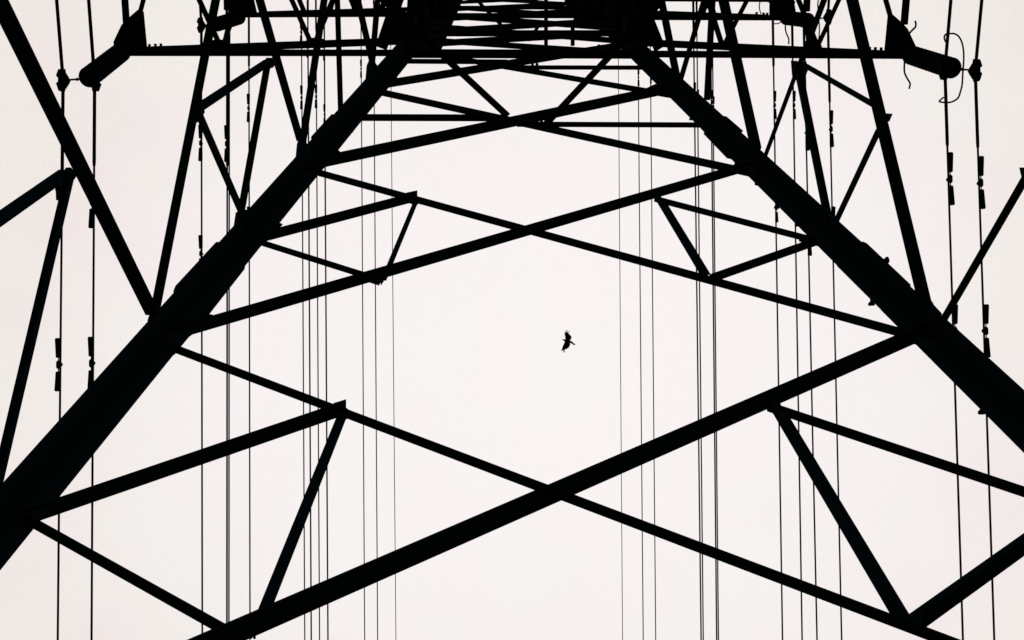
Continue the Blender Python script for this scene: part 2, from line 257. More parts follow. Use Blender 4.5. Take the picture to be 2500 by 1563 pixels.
 ["horizontal_strut","tower",[-1.429,1.811,60.6],[2.084,1.96,60.6],[0.0,-0.0,1.0],[0.042,-0.999,-0.0],0.12,0.013],
 ["horizontal_strut","tower",[-1.284,-1.616,60.6],[2.229,-1.466,60.6],[0.0,-0.0,1.0],[-0.042,0.999,0.0],0.12,0.013],
 ["diagonal_brace","tower",[-1.429,1.811,60.6],[2.084,1.96,67.1],[-0.879,-0.037,0.476],[0.042,-0.999,-0.0],0.11,0.012],
 ["diagonal_brace","tower",[-1.284,-1.616,60.6],[2.229,-1.466,67.1],[-0.879,-0.037,0.476],[-0.042,0.999,0.0],0.11,0.012],
 ["diagonal_brace","tower",[2.084,1.96,60.6],[-1.429,1.811,67.1],[-0.879,-0.037,-0.476],[0.042,-0.999,-0.0],0.11,0.012],
 ["diagonal_brace","tower",[2.229,-1.466,60.6],[-1.284,-1.616,67.1],[-0.879,-0.037,-0.476],[-0.042,0.999,0.0],0.11,0.012],
 ["horizontal_strut","tower",[-1.429,1.811,67.1],[2.084,1.96,67.1],[0.0,-0.0,1.0],[0.042,-0.999,-0.0],0.12,0.013],
 ["horizontal_strut","tower",[-1.284,-1.616,67.1],[2.229,-1.466,67.1],[0.0,-0.0,1.0],[-0.042,0.999,0.0],0.12,0.013],
 ["diagonal_brace","tower",[-1.429,1.811,22.804],[-1.284,-1.616,26.6],[0.032,-0.741,-0.67],[0.999,0.042,0.0],0.1,0.011],
 ["diagonal_brace","tower",[-1.284,-1.616,22.804],[-1.429,1.811,26.6],[0.032,-0.741,0.67],[0.999,0.042,0.0],0.1,0.011],
 ["horizontal_strut","tower",[-1.429,1.811,26.6],[-1.284,-1.616,26.6],[0.0,0.0,-1.0],[0.999,0.042,0.0],0.1,0.011],
 ["diagonal_brace","tower",[2.084,1.96,22.804],[2.229,-1.466,26.6],[-0.032,0.741,0.67],[-0.999,-0.042,-0.0],0.1,0.011],
 ["diagonal_brace","tower",[2.229,-1.466,22.804],[2.084,1.96,26.6],[-0.032,0.741,-0.67],[-0.999,-0.042,-0.0],0.1,0.011],
 ["horizontal_strut","tower",[2.084,1.96,26.6],[2.229,-1.466,26.6],[-0.0,0.0,1.0],[-0.999,-0.042,-0.0],0.1,0.011],
 ["diagonal_brace","tower",[-1.429,1.811,26.6],[-1.284,-1.616,30.6],[0.032,-0.758,-0.651],[0.999,0.042,0.0],0.1,0.011],
 ["diagonal_brace","tower",[-1.284,-1.616,26.6],[-1.429,1.811,30.6],[0.032,-0.758,0.651],[0.999,0.042,0.0],0.1,0.011],
 ["horizontal_strut","tower",[-1.429,1.811,30.6],[-1.284,-1.616,30.6],[0.0,0.0,-1.0],[0.999,0.042,0.0],0.1,0.011],
 ["diagonal_brace","tower",[2.084,1.96,26.6],[2.229,-1.466,30.6],[-0.032,0.758,0.651],[-0.999,-0.042,-0.0],0.1,0.011],
 ["diagonal_brace","tower",[2.229,-1.466,26.6],[2.084,1.96,30.6],[-0.032,0.758,-0.651],[-0.999,-0.042,-0.0],0.1,0.011],
 ["horizontal_strut","tower",[2.084,1.96,30.6],[2.229,-1.466,30.6],[-0.0,0.0,1.0],[-0.999,-0.042,-0.0],0.1,0.011],
 ["diagonal_brace","tower",[-1.429,1.811,30.6],[-1.284,-1.616,34.6],[0.032,-0.758,-0.651],[0.999,0.042,0.0],0.1,0.011],
 ["diagonal_brace","tower",[-1.284,-1.616,30.6],[-1.429,1.811,34.6],[0.032,-0.758,0.651],[0.999,0.042,0.0],0.1,0.011],
 ["horizontal_strut","tower",[-1.429,1.811,34.6],[-1.284,-1.616,34.6],[0.0,0.0,-1.0],[0.999,0.042,0.0],0.1,0.011],
 ["diagonal_brace","tower",[2.084,1.96,30.6],[2.229,-1.466,34.6],[-0.032,0.758,0.651],[-0.999,-0.042,-0.0],0.1,0.011],
 ["diagonal_brace","tower",[2.229,-1.466,30.6],[2.084,1.96,34.6],[-0.032,0.758,-0.651],[-0.999,-0.042,-0.0],0.1,0.011],
 ["horizontal_strut","tower",[2.084,1.96,34.6],[2.229,-1.466,34.6],[-0.0,0.0,1.0],[-0.999,-0.042,-0.0],0.1,0.011],
 ["diagonal_brace","tower",[-1.429,1.811,34.6],[-1.284,-1.616,39.5],[0.035,-0.819,-0.573],[0.999,0.042,0.0],0.1,0.011],
 ["diagonal_brace","tower",[-1.284,-1.616,34.6],[-1.429,1.811,39.5],[0.035,-0.819,0.573],[0.999,0.042,0.0],0.1,0.011],
 ["horizontal_strut","tower",[-1.429,1.811,39.5],[-1.284,-1.616,39.5],[0.0,0.0,-1.0],[0.999,0.042,0.0],0.1,0.011],
 ["diagonal_brace","tower",[2.084,1.96,34.6],[2.229,-1.466,39.5],[-0.035,0.819,0.573],[-0.999,-0.042,-0.0],0.1,0.011],
 ["diagonal_brace","tower",[2.229,-1.466,34.6],[2.084,1.96,39.5],[-0.035,0.819,-0.573],[-0.999,-0.042,-0.0],0.1,0.011],
 ["horizontal_strut","tower",[2.084,1.96,39.5],[2.229,-1.466,39.5],[-0.0,0.0,1.0],[-0.999,-0.042,-0.0],0.1,0.011],
 ["diagonal_brace","tower",[-1.429,1.811,39.5],[-1.284,-1.616,46.6],[0.038,-0.9,-0.435],[0.999,0.042,0.0],0.1,0.011],
 ["diagonal_brace","tower",[-1.284,-1.616,39.5],[-1.429,1.811,46.6],[0.038,-0.9,0.435],[0.999,0.042,0.0],0.1,0.011],
 ["horizontal_strut","tower",[-1.429,1.811,46.6],[-1.284,-1.616,46.6],[0.0,0.0,-1.0],[0.999,0.042,0.0],0.1,0.011],
 ["diagonal_brace","tower",[2.084,1.96,39.5],[2.229,-1.466,46.6],[-0.038,0.9,0.435],[-0.999,-0.042,-0.0],0.1,0.011],
 ["diagonal_brace","tower",[2.229,-1.466,39.5],[2.084,1.96,46.6],[-0.038,0.9,-0.435],[-0.999,-0.042,-0.0],0.1,0.011],
 ["horizontal_strut","tower",[2.084,1.96,46.6],[2.229,-1.466,46.6],[-0.0,0.0,1.0],[-0.999,-0.042,-0.0],0.1,0.011],
 ["diagonal_brace","tower",[-1.429,1.811,46.6],[-1.284,-1.616,53.6],[0.038,-0.897,-0.44],[0.999,0.042,0.0],0.1,0.011],
 ["diagonal_brace","tower",[-1.284,-1.616,46.6],[-1.429,1.811,53.6],[0.038,-0.897,0.44],[0.999,0.042,0.0],0.1,0.011],
 ["horizontal_strut","tower",[-1.429,1.811,53.6],[-1.284,-1.616,53.6],[0.0,0.0,-1.0],[0.999,0.042,0.0],0.1,0.011],
 ["diagonal_brace","tower",[2.084,1.96,46.6],[2.229,-1.466,53.6],[-0.038,0.897,0.44],[-0.999,-0.042,-0.0],0.1,0.011],
 ["diagonal_brace","tower",[2.229,-1.466,46.6],[2.084,1.96,53.6],[-0.038,0.897,-0.44],[-0.999,-0.042,-0.0],0.1,0.011],
 ["horizontal_strut","tower",[2.084,1.96,53.6],[2.229,-1.466,53.6],[-0.0,0.0,1.0],[-0.999,-0.042,-0.0],0.1,0.011],
 ["diagonal_brace","tower",[-1.429,1.811,53.6],[-1.284,-1.616,60.6],[0.038,-0.897,-0.44],[0.999,0.042,0.0],0.1,0.011],
 ["diagonal_brace","tower",[-1.284,-1.616,53.6],[-1.429,1.811,60.6],[0.038,-0.897,0.44],[0.999,0.042,0.0],0.1,0.011],
 ["horizontal_strut","tower",[-1.429,1.811,60.6],[-1.284,-1.616,60.6],[0.0,0.0,-1.0],[0.999,0.042,0.0],0.1,0.011],
 ["diagonal_brace","tower",[2.084,1.96,53.6],[2.229,-1.466,60.6],[-0.038,0.897,0.44],[-0.999,-0.042,-0.0],0.1,0.011],
 ["diagonal_brace","tower",[2.229,-1.466,53.6],[2.084,1.96,60.6],[-0.038,0.897,-0.44],[-0.999,-0.042,-0.0],0.1,0.011],
 ["horizontal_strut","tower",[2.084,1.96,60.6],[2.229,-1.466,60.6],[-0.0,0.0,1.0],[-0.999,-0.042,-0.0],0.1,0.011],
 ["diagonal_brace","tower",[-1.429,1.811,60.6],[-1.284,-1.616,67.1],[0.038,-0.884,-0.467],[0.999,0.042,0.0],0.1,0.011],
 ["diagonal_brace","tower",[-1.284,-1.616,60.6],[-1.429,1.811,67.1],[0.038,-0.884,0.467],[0.999,0.042,0.0],0.1,0.011],
 ["horizontal_strut","tower",[-1.429,1.811,67.1],[-1.284,-1.616,67.1],[0.0,0.0,-1.0],[0.999,0.042,0.0],0.1,0.011],
 ["diagonal_brace","tower",[2.084,1.96,60.6],[2.229,-1.466,67.1],[-0.038,0.884,0.467],[-0.999,-0.042,-0.0],0.1,0.011],
 ["diagonal_brace","tower",[2.229,-1.466,60.6],[2.084,1.96,67.1],[-0.038,0.884,-0.467],[-0.999,-0.042,-0.0],0.1,0.011],
 ["horizontal_strut","tower",[2.084,1.96,67.1],[2.229,-1.466,67.1],[-0.0,0.0,1.0],[-0.999,-0.042,-0.0],0.1,0.011],
 ["plan_brace","tower",[0.859,2.43,30.6],[0.893,1.302,30.6],[1.0,0.03,-0.0],[-0.0,-0.0,-1.0],0.078,0.009],
 ["plan_brace","tower",[1.049,-2.038,30.6],[0.987,-0.912,30.6],[0.999,0.055,0.0],[0.0,-0.0,-1.0],0.078,0.009],
 ["plan_brace","tower",[1.394,2.466,30.6],[1.404,2.061,30.6],[1.0,0.025,-0.0],[-0.0,-0.0,-1.0],0.083,0.009],
 ["plan_brace","tower",[1.585,-2.029,30.6],[1.56,-1.624,30.6],[0.998,0.06,0.0],[0.0,-0.0,-1.0],0.083,0.009],
 ["plan_brace","tower",[-0.434,1.468,30.6],[0.101,2.052,30.6],[-0.737,0.676,0.0],[-0.0,-0.0,-1.0],0.069,0.008],
 ["plan_brace","tower",[-0.321,-1.189,30.6],[0.262,-1.726,30.6],[-0.677,-0.736,0.0],[0.0,-0.0,-1.0],0.069,0.008],
 ["plan_brace","tower",[0.796,2.056,30.6],[0.572,2.356,30.6],[-0.801,-0.599,0.0],[0.0,0.0,1.0],0.066,0.008],
 ["plan_brace","tower",[0.955,-1.671,30.6],[0.756,-1.989,30.6],[-0.849,0.529,0.0],[0.0,0.0,1.0],0.066,0.008],
 ["chord","armL1",[-5.429,1.592,22.605],[-1.357,1.765,22.793],[0.046,0.002,-0.999],[-0.042,0.999,0.0],0.098,0.011],
 ["chord","armL1",[-5.288,-1.737,22.605],[-1.216,-1.564,22.793],[0.046,0.002,-0.999],[0.042,-0.999,0.0],0.098,0.011],
 ["chord","armL1",[-5.318,1.586,22.987],[-1.553,1.746,24.984],[0.468,0.02,-0.884],[-0.042,0.999,0.0],0.119,0.013],
 ["chord","armL1",[-5.177,-1.721,22.987],[-1.412,-1.561,24.984],[0.468,0.02,-0.884],[0.042,-0.999,0.0],0.119,0.013],
 ["chord","armR1",[5.902,2.173,22.68],[2.019,2.008,22.74],[0.015,0.001,1.0],[0.042,-0.999,-0.0],0.101,0.011],
 ["chord","armR1",[6.052,-1.354,22.68],[2.169,-1.519,22.74],[0.015,0.001,1.0],[-0.042,0.999,0.0],0.101,0.011],
 ["chord","armR1",[5.726,2.173,22.904],[2.285,2.027,24.81],[0.484,0.021,0.875],[0.042,-0.999,-0.0],0.116,0.013],
 ["chord","armR1",[5.876,-1.369,22.904],[2.436,-1.515,24.81],[0.484,0.021,0.875],[-0.042,0.999,0.0],0.116,0.013],
 ["lacing_bar","armL1",[-4.156,1.64,22.73],[-4.716,0.104,22.73],[0.939,-0.343,0.0],[0.0,0.0,1.0],0.079,0.009],
 ["lacing_bar","armL1",[-4.015,-1.677,22.73],[-4.704,-0.194,22.73],[0.907,0.421,0.0],[0.0,0.0,1.0],0.079,0.009],
 ["lacing_bar","armL1",[-4.109,1.595,22.73],[-3.598,0.093,22.73],[0.947,0.322,-0.0],[0.0,0.0,1.0],0.059,0.008],
 ["lacing_bar","armL1",[-3.972,-1.628,22.73],[-3.59,-0.088,22.73],[0.971,-0.24,-0.0],[0.0,0.0,1.0],0.059,0.008],
 ["lacing_bar","armL1",[-2.804,1.691,22.73],[-3.378,0.156,22.73],[0.937,-0.35,0.0],[0.0,0.0,1.0],0.075,0.008],
 ["lacing_bar","armL1",[-2.664,-1.613,22.73],[-3.365,-0.132,22.73],[0.904,0.428,0.0],[0.0,0.0,1.0],0.075,0.008],
 ["lacing_bar","armL1",[-2.796,1.649,22.73],[-2.063,0.187,22.73],[0.894,0.448,-0.0],[0.0,0.0,1.0],0.076,0.008],
 ["lacing_bar","armL1",[-2.659,-1.57,22.73],[-2.053,-0.051,22.73],[0.929,-0.371,-0.0],[0.0,0.0,1.0],0.076,0.008],
 ["lacing_bar","armL1",[-1.854,1.694,22.73],[-1.231,0.177,22.73],[0.925,0.38,-0.0],[0.0,0.0,1.0],0.177,0.019],
 ["lacing_bar","armL1",[-1.717,-1.535,22.73],[-1.225,0.029,22.73],[0.954,-0.3,-0.0],[0.0,0.0,1.0],0.177,0.019],
 ["tip_strut","armL1",[-5.515,1.244,22.73],[-5.406,-1.305,22.73],[0.999,0.043,-0.0],[0.0,0.0,1.0],0.103,0.011],
 ["lacing_bar","armL1",[-5.277,1.066,22.73],[-4.781,-0.227,22.73],[0.933,0.359,-0.0],[0.0,0.0,1.0],0.069,0.008],
 ["lacing_bar","armR1",[3.204,1.908,22.682],[3.994,0.421,22.682],[0.883,0.469,-0.0],[-0.0,-0.0,-1.0],0.067,0.008],
 ["lacing_bar","armR1",[3.341,-1.319,22.682],[4.003,0.23,22.682],[0.92,-0.393,-0.0],[0.0,-0.0,-1.0],0.067,0.008],
 ["lacing_bar","armR1",[3.212,1.925,22.682],[2.716,0.365,22.682],[0.953,-0.303,0.0],[-0.0,-0.0,-1.0],0.082,0.009],
 ["lacing_bar","armR1",[3.351,-1.335,22.682],[2.724,0.177,22.682],[0.924,0.383,0.0],[0.0,-0.0,-1.0],0.082,0.009],
 ["lacing_bar","armR1",[4.596,1.963,22.682],[5.28,0.447,22.682],[0.911,0.411,-0.0],[-0.0,-0.0,-1.0],0.067,0.008],
 ["lacing_bar","armR1",[4.733,-1.255,22.682],[5.286,0.313,22.682],[0.943,-0.333,-0.0],[0.0,-0.0,-1.0],0.067,0.008],
 ["lacing_bar","armR1",[4.616,1.969,22.682],[3.955,0.449,22.682],[0.917,-0.399,0.0],[-0.0,-0.0,-1.0],0.076,0.008],
 ["lacing_bar","armR1",[4.753,-1.26,22.682],[3.966,0.199,22.682],[0.88,0.475,0.0],[0.0,-0.0,-1.0],0.076,0.008],
 ["lacing_bar","armR1",[2.236,1.91,22.682],[1.623,0.369,22.682],[0.929,-0.37,0.0],[-0.0,-0.0,-1.0],0.177,0.019],
 ["lacing_bar","armR1",[2.377,-1.403,22.682],[1.635,0.08,22.682],[0.894,0.447,0.0],[0.0,-0.0,-1.0],0.177,0.019],
 ["tip_strut","armR1",[5.851,1.667,22.682],[5.97,-0.882,22.682],[0.999,0.047,-0.0],[-0.0,-0.0,-1.0],0.11,0.012],
 ["lacing_bar","armR1",[5.668,1.567,22.682],[5.217,0.177,22.682],[0.951,-0.308,0.0],[-0.0,-0.0,-1.0],0.076,0.008],
 ["chord","armL2",[-5.282,1.593,31.295],[-1.803,1.741,31.78],[0.138,0.006,-0.99],[-0.042,0.999,0.0],0.108,0.012],
 ["chord","armL2",[-5.14,-1.725,31.295],[-1.662,-1.578,31.78],[0.138,0.006,-0.99],[0.042,-0.999,0.0],0.108,0.012],
 ["chord","armL2",[-4.959,1.613,31.793],[-1.909,1.743,33.643],[0.518,0.022,-0.855],[-0.042,0.999,0.0],0.095,0.01],
 ["chord","armL2",[-4.817,-1.718,31.793],[-1.767,-1.589,33.643],[0.518,0.022,-0.855],[0.042,-0.999,0.0],0.095,0.01],
 ["chord","armR2",[5.837,2.178,31.268],[2.664,2.043,31.148],[-0.038,-0.002,0.999],[0.042,-0.999,-0.0],0.115,0.013],
 ["chord","armR2",[5.987,-1.364,31.268],[2.815,-1.499,31.148],[-0.038,-0.002,0.999],[-0.042,0.999,0.0],0.115,0.013],
 ["chord","armR2",[5.488,2.156,31.435],[2.821,2.042,32.863],[0.471,0.02,0.882],[0.042,-0.999,-0.0],0.102,0.011],
 ["chord","armR2",[5.638,-1.372,31.435],[2.971,-1.486,32.863],[0.471,0.02,0.882],[-0.042,0.999,0.0],0.102,0.011],
 ["lacing_bar","armL2",[-4.067,1.707,31.434],[-4.519,0.397,31.434],[0.945,-0.326,0.0],[0.0,0.0,1.0],0.102,0.011],
 ["lacing_bar","armL2",[-3.921,-1.736,31.434],[-4.482,-0.469,31.434],[0.914,0.405,0.0],[0.0,0.0,1.0],0.102,0.011],
 ["lacing_bar","armL2",[-3.558,1.652,31.434],[-3.129,0.394,31.434],[0.947,0.323,-0.0],[0.0,0.0,1.0],0.1,0.011],
 ["lacing_bar","armL2",[-3.418,-1.638,31.434],[-3.097,-0.348,31.434],[0.971,-0.241,-0.0],[0.0,0.0,1.0],0.1,0.011],
 ["lacing_bar","armL2",[-3.019,1.708,31.434],[-3.447,0.438,31.434],[0.948,-0.319,0.0],[0.0,0.0,1.0],0.118,0.013],
 ["lacing_bar","armL2",[-2.876,-1.648,31.434],[-3.41,-0.418,31.434],[0.917,0.398,0.0],[0.0,0.0,1.0],0.118,0.013],
 ["lacing_bar","armL2",[-2.512,1.687,31.434],[-2.046,0.438,31.434],[0.937,0.349,-0.0],[0.0,0.0,1.0],0.116,0.013],
 ["lacing_bar","armL2",[-2.373,-1.584,31.434],[-2.015,-0.3,31.434],[0.963,-0.268,-0.0],[0.0,0.0,1.0],0.116,0.013],
 ["lacing_bar","armL2",[-2.051,1.818,31.434],[-3.02,0.773,31.434],[0.733,-0.68,0.0],[0.0,0.0,1.0],0.151,0.017],
 ["lacing_bar","armL2",[-1.903,-1.675,31.434],[-2.957,-0.717,31.434],[0.673,0.74,0.0],[0.0,0.0,1.0],0.151,0.017],
 ["lacing_bar","armR2",[4.356,2.05,31.256],[3.963,0.687,31.256],[0.961,-0.277,0.0],[-0.0,-0.0,-1.0],0.099,0.011],
 ["lacing_bar","armR2",[4.501,-1.363,31.256],[3.994,-0.038,31.256],[0.934,0.357,0.0],[0.0,-0.0,-1.0],0.099,0.011],
 ["lacing_bar","armR2",[4.086,2.008,31.256],[4.591,0.681,31.256],[0.935,0.355,-0.0],[-0.0,-0.0,-1.0],0.101,0.011],
 ["lacing_bar","armR2",[4.229,-1.344,31.256],[4.619,0.021,31.256],[0.962,-0.275,-0.0],[0.0,-0.0,-1.0],0.101,0.011],
 ["lacing_bar","armR2",[3.044,1.844,31.256],[3.474,0.632,31.256],[0.942,0.335,-0.0],[-0.0,-0.0,-1.0],0.118,0.013],
 ["lacing_bar","armR2",[3.176,-1.269,31.256],[3.502,-0.025,31.256],[0.967,-0.254,-0.0],[0.0,-0.0,-1.0],0.118,0.013],
 ["lacing_bar","armR2",[3.13,2.015,31.256],[2.524,0.695,31.256],[0.909,-0.417,0.0],[-0.0,-0.0,-1.0],0.115,0.013],
 ["lacing_bar","armR2",[3.276,-1.432,31.256],[2.561,-0.168,31.256],[0.87,0.493,0.0],[0.0,-0.0,-1.0],0.115,0.013],
 ["lacing_bar","armL2",[-4.937,1.624,31.434],[-5.02,1.209,31.434],[0.981,-0.195,0.0],[0.0,0.0,1.0],0.076,0.008],
 ["lacing_bar","armL2",[-4.795,-1.727,31.434],[-4.912,-1.321,31.434],[0.961,0.278,0.0],[0.0,0.0,1.0],0.076,0.008],
 ["tip_strut","armL2",[-5.686,1.544,31.434],[-5.455,-1.819,31.434],[0.998,0.069,-0.0],[0.0,0.0,1.0],0.116,0.013],
 ["lacing_bar","armR1",[4.49,1.993,22.682],[4.44,1.612,22.682],[0.992,-0.13,0.0],[-0.0,-0.0,-1.0],0.12,0.013],
 ["tip_strut","armR2",[6.236,2.007,31.256],[6.314,-1.386,31.256],[1.0,0.023,-0.0],[-0.0,-0.0,-1.0],0.125,0.014],
 ["lacing_bar","armR2",[6.352,2.422,31.256],[6.935,0.831,31.256],[0.939,0.344,-0.0],[-0.0,-0.0,-1.0],0.12,0.013],
 ["lacing_bar","armR2",[6.522,-1.564,31.256],[6.967,0.07,31.256],[0.965,-0.263,-0.0],[0.0,-0.0,-1.0],0.12,0.013],
 ["chord","armL3",[-1.429,1.811,39.5],[-6.475,1.596,39.5],[0.042,-0.999,0.0],[0.0,0.0,1.0],0.12,0.013],
 ["chord","armL3",[-1.429,1.811,41.7],[-6.475,1.596,39.5],[0.042,-0.999,0.0],[0.0,0.0,1.0],0.11,0.012],
 ["chord","armL3",[-1.284,-1.616,39.5],[-6.329,-1.83,39.5],[0.042,-0.999,0.0],[0.0,0.0,1.0],0.12,0.013],
 ["chord","armL3",[-1.284,-1.616,41.7],[-6.329,-1.83,39.5],[0.042,-0.999,0.0],[0.0,0.0,1.0],0.11,0.012],
 ["tip_strut","armL3",[-6.475,1.596,39.5],[-6.329,-1.83,39.5],[0.999,0.042,-0.0],[0.0,0.0,1.0],0.12,0.013],
 ["lacing_bar","armL3",[-1.429,1.811,39.5],[-2.965,-1.687,39.5],[0.916,-0.402,0.0],[0.0,0.0,1.0],0.08,0.009],
 ["lacing_bar","armL3",[-3.111,1.739,39.5],[-4.647,-1.759,39.5],[0.916,-0.402,0.0],[0.0,0.0,1.0],0.08,0.009],
 ["lacing_bar","armL3",[-4.793,1.668,39.5],[-6.329,-1.83,39.5],[0.916,-0.402,0.0],[0.0,0.0,1.0],0.08,0.009],
 ["chord","armR3",[2.084,1.96,39.5],[7.042,2.171,39.5],[-0.042,0.999,0.0],[0.0,0.0,1.0],0.12,0.013],
 ["chord","armR3",[2.084,1.96,41.7],[7.042,2.171,39.5],[-0.042,0.999,0.0],[0.0,0.0,1.0],0.11,0.012],
 ["chord","armR3",[2.229,-1.466,39.5],[7.188,-1.255,39.5],[-0.042,0.999,0.0],[0.0,0.0,1.0],0.12,0.013],
 ["chord","armR3",[2.229,-1.466,41.7],[7.188,-1.255,39.5],[-0.042,0.999,0.0],[0.0,0.0,1.0],0.11,0.012],
 ["tip_strut","armR3",[7.042,2.171,39.5],[7.188,-1.255,39.5],[0.999,0.042,-0.0],[0.0,0.0,1.0],0.12,0.013],
 ["lacing_bar","armR3",[2.084,1.96,39.5],[3.882,-1.396,39.5],[0.881,0.472,-0.0],[0.0,0.0,1.0],0.08,0.009],
 ["lacing_bar","armR3",[3.736,2.03,39.5],[5.535,-1.326,39.5],[0.881,0.472,-0.0],[0.0,0.0,1.0],0.08,0.009],
 ["lacing_bar","armR3",[5.389,2.101,39.5],[7.188,-1.255,39.5],[0.881,0.472,-0.0],[0.0,0.0,1.0],0.08,0.009],
 ["chord","armL4",[-1.429,1.811,46.5],[-5.652,1.631,46.5],[0.042,-0.999,0.0],[0.0,0.0,1.0],0.12,0.013],
 ["chord","armL4",[-1.429,1.811,48.7],[-5.652,1.631,46.5],[0.042,-0.999,0.0],[0.0,0.0,1.0],0.11,0.012],
 ["chord","armL4",[-1.284,-1.616,46.5],[-5.506,-1.795,46.5],[0.042,-0.999,0.0],[0.0,0.0,1.0],0.12,0.013],
 ["chord","armL4",[-1.284,-1.616,48.7],[-5.506,-1.795,46.5],[0.042,-0.999,0.0],[0.0,0.0,1.0],0.11,0.012],
 ["tip_strut","armL4",[-5.652,1.631,46.5],[-5.506,-1.795,46.5],[0.999,0.042,-0.0],[0.0,0.0,1.0],0.12,0.013],
 ["lacing_bar","armL4",[-1.429,1.811,46.5],[-2.691,-1.675,46.5],[0.94,-0.34,0.0],[0.0,0.0,1.0],0.08,0.009],
 ["lacing_bar","armL4",[-2.837,1.751,46.5],[-4.099,-1.735,46.5],[0.94,-0.34,0.0],[0.0,0.0,1.0],0.08,0.009],
 ["lacing_bar","armL4",[-4.244,1.691,46.5],[-5.506,-1.795,46.5],[0.94,-0.34,0.0],[0.0,0.0,1.0],0.08,0.009],
 ["chord","armR4",[2.084,1.96,46.5],[6.013,2.127,46.5],[-0.042,0.999,0.0],[0.0,0.0,1.0],0.12,0.013],
 ["chord","armR4",[2.084,1.96,48.7],[6.013,2.127,46.5],[-0.042,0.999,0.0],[0.0,0.0,1.0],0.11,0.012],
 ["chord","armR4",[2.229,-1.466,46.5],[6.159,-1.299,46.5],[-0.042,0.999,0.0],[0.0,0.0,1.0],0.12,0.013],
 ["chord","armR4",[2.229,-1.466,48.7],[6.159,-1.299,46.5],[-0.042,0.999,0.0],[0.0,0.0,1.0],0.11,0.012],
 ["tip_strut","armR4",[6.013,2.127,46.5],[6.159,-1.299,46.5],[0.999,0.042,-0.0],[0.0,0.0,1.0],0.12,0.013],
 ["lacing_bar","armR4",[2.084,1.96,46.5],[3.539,-1.41,46.5],[0.918,0.396,-0.0],[0.0,0.0,1.0],0.08,0.009],
 ["lacing_bar","armR4",[3.393,2.016,46.5],[4.849,-1.355,46.5],[0.918,0.396,-0.0],[0.0,0.0,1.0],0.08,0.009],
 ["lacing_bar","armR4",[4.703,2.072,46.5],[6.159,-1.299,46.5],[0.918,0.396,-0.0],[0.0,0.0,1.0],0.08,0.009],
 ["chord","armL5",[-1.429,1.811,53.5],[-6.297,1.604,53.5],[0.042,-0.999,0.0],[0.0,0.0,1.0],0.12,0.013],
 ["chord","armL5",[-1.429,1.811,55.7],[-6.297,1.604,53.5],[0.042,-0.999,0.0],[0.0,0.0,1.0],0.11,0.012],
 ["chord","armL5",[-1.284,-1.616,53.5],[-6.151,-1.822,53.5],[0.042,-0.999,0.0],[0.0,0.0,1.0],0.12,0.013],
 ["chord","armL5",[-1.284,-1.616,55.7],[-6.151,-1.822,53.5],[0.042,-0.999,0.0],[0.0,0.0,1.0],0.11,0.012],
 ["tip_strut","armL5",[-6.297,1.604,53.5],[-6.151,-1.822,53.5],[0.999,0.042,-0.0],[0.0,0.0,1.0],0.12,0.013],
 ["lacing_bar","armL5",[-1.429,1.811,53.5],[-2.906,-1.685,53.5],[0.921,-0.389,0.0],[0.0,0.0,1.0],0.08,0.009],
 ["lacing_bar","armL5",[-3.052,1.742,53.5],[-4.529,-1.753,53.5],[0.921,-0.389,0.0],[0.0,0.0,1.0],0.08,0.009],
 ["lacing_bar","armL5",[-4.674,1.673,53.5],[-6.151,-1.822,53.5],[0.921,-0.389,0.0],[0.0,0.0,1.0],0.08,0.009],
 ["chord","armR5",[2.084,1.96,53.5],[7.074,2.172,53.5],[-0.042,0.999,0.0],[0.0,0.0,1.0],0.12,0.013],
 ["chord","armR5",[2.084,1.96,55.7],[7.074,2.172,53.5],[-0.042,0.999,0.0],[0.0,0.0,1.0],0.11,0.012],
 ["chord","armR5",[2.229,-1.466,53.5],[7.22,-1.254,53.5],[-0.042,0.999,0.0],[0.0,0.0,1.0],0.12,0.013],
 ["chord","armR5",[2.229,-1.466,55.7],[7.22,-1.254,53.5],[-0.042,0.999,0.0],[0.0,0.0,1.0],0.11,0.012],
 ["tip_strut","armR5",[7.074,2.172,53.5],[7.22,-1.254,53.5],[0.999,0.042,-0.0],[0.0,0.0,1.0],0.12,0.013],
 ["lacing_bar","armR5",[2.084,1.96,53.5],[3.893,-1.395,53.5],[0.88,0.475,-0.0],[0.0,0.0,1.0],0.08,0.009],
 ["lacing_bar","armR5",[3.747,2.031,53.5],[5.556,-1.325,53.5],[0.88,0.475,-0.0],[0.0,0.0,1.0],0.08,0.009],
 ["lacing_bar","armR5",[5.41,2.102,53.5],[7.22,-1.254,53.5],[0.88,0.475,-0.0],[0.0,0.0,1.0],0.08,0.009],
 ["chord","armL6",[-1.429,1.811,60.5],[-5.16,1.652,60.5],[0.042,-0.999,0.0],[0.0,0.0,1.0],0.12,0.013],
 ["chord","armL6",[-1.429,1.811,62.7],[-5.16,1.652,60.5],[0.042,-0.999,0.0],[0.0,0.0,1.0],0.11,0.012],
 ["chord","armL6",[-1.284,-1.616,60.5],[-5.014,-1.774,60.5],[0.042,-0.999,0.0],[0.0,0.0,1.0],0.12,0.013],
 ["chord","armL6",[-1.284,-1.616,62.7],[-5.014,-1.774,60.5],[0.042,-0.999,0.0],[0.0,0.0,1.0],0.11,0.012],
 ["tip_strut","armL6",[-5.16,1.652,60.5],[-5.014,-1.774,60.5],[0.999,0.042,-0.0],[0.0,0.0,1.0],0.12,0.013],
 ["lacing_bar","armL6",[-1.429,1.811,60.5],[-2.527,-1.668,60.5],[0.954,-0.301,0.0],[0.0,0.0,1.0],0.08,0.009],
 ["lacing_bar","armL6",[-2.673,1.758,60.5],[-3.771,-1.721,60.5],[0.954,-0.301,0.0],[0.0,0.0,1.0],0.08,0.009],
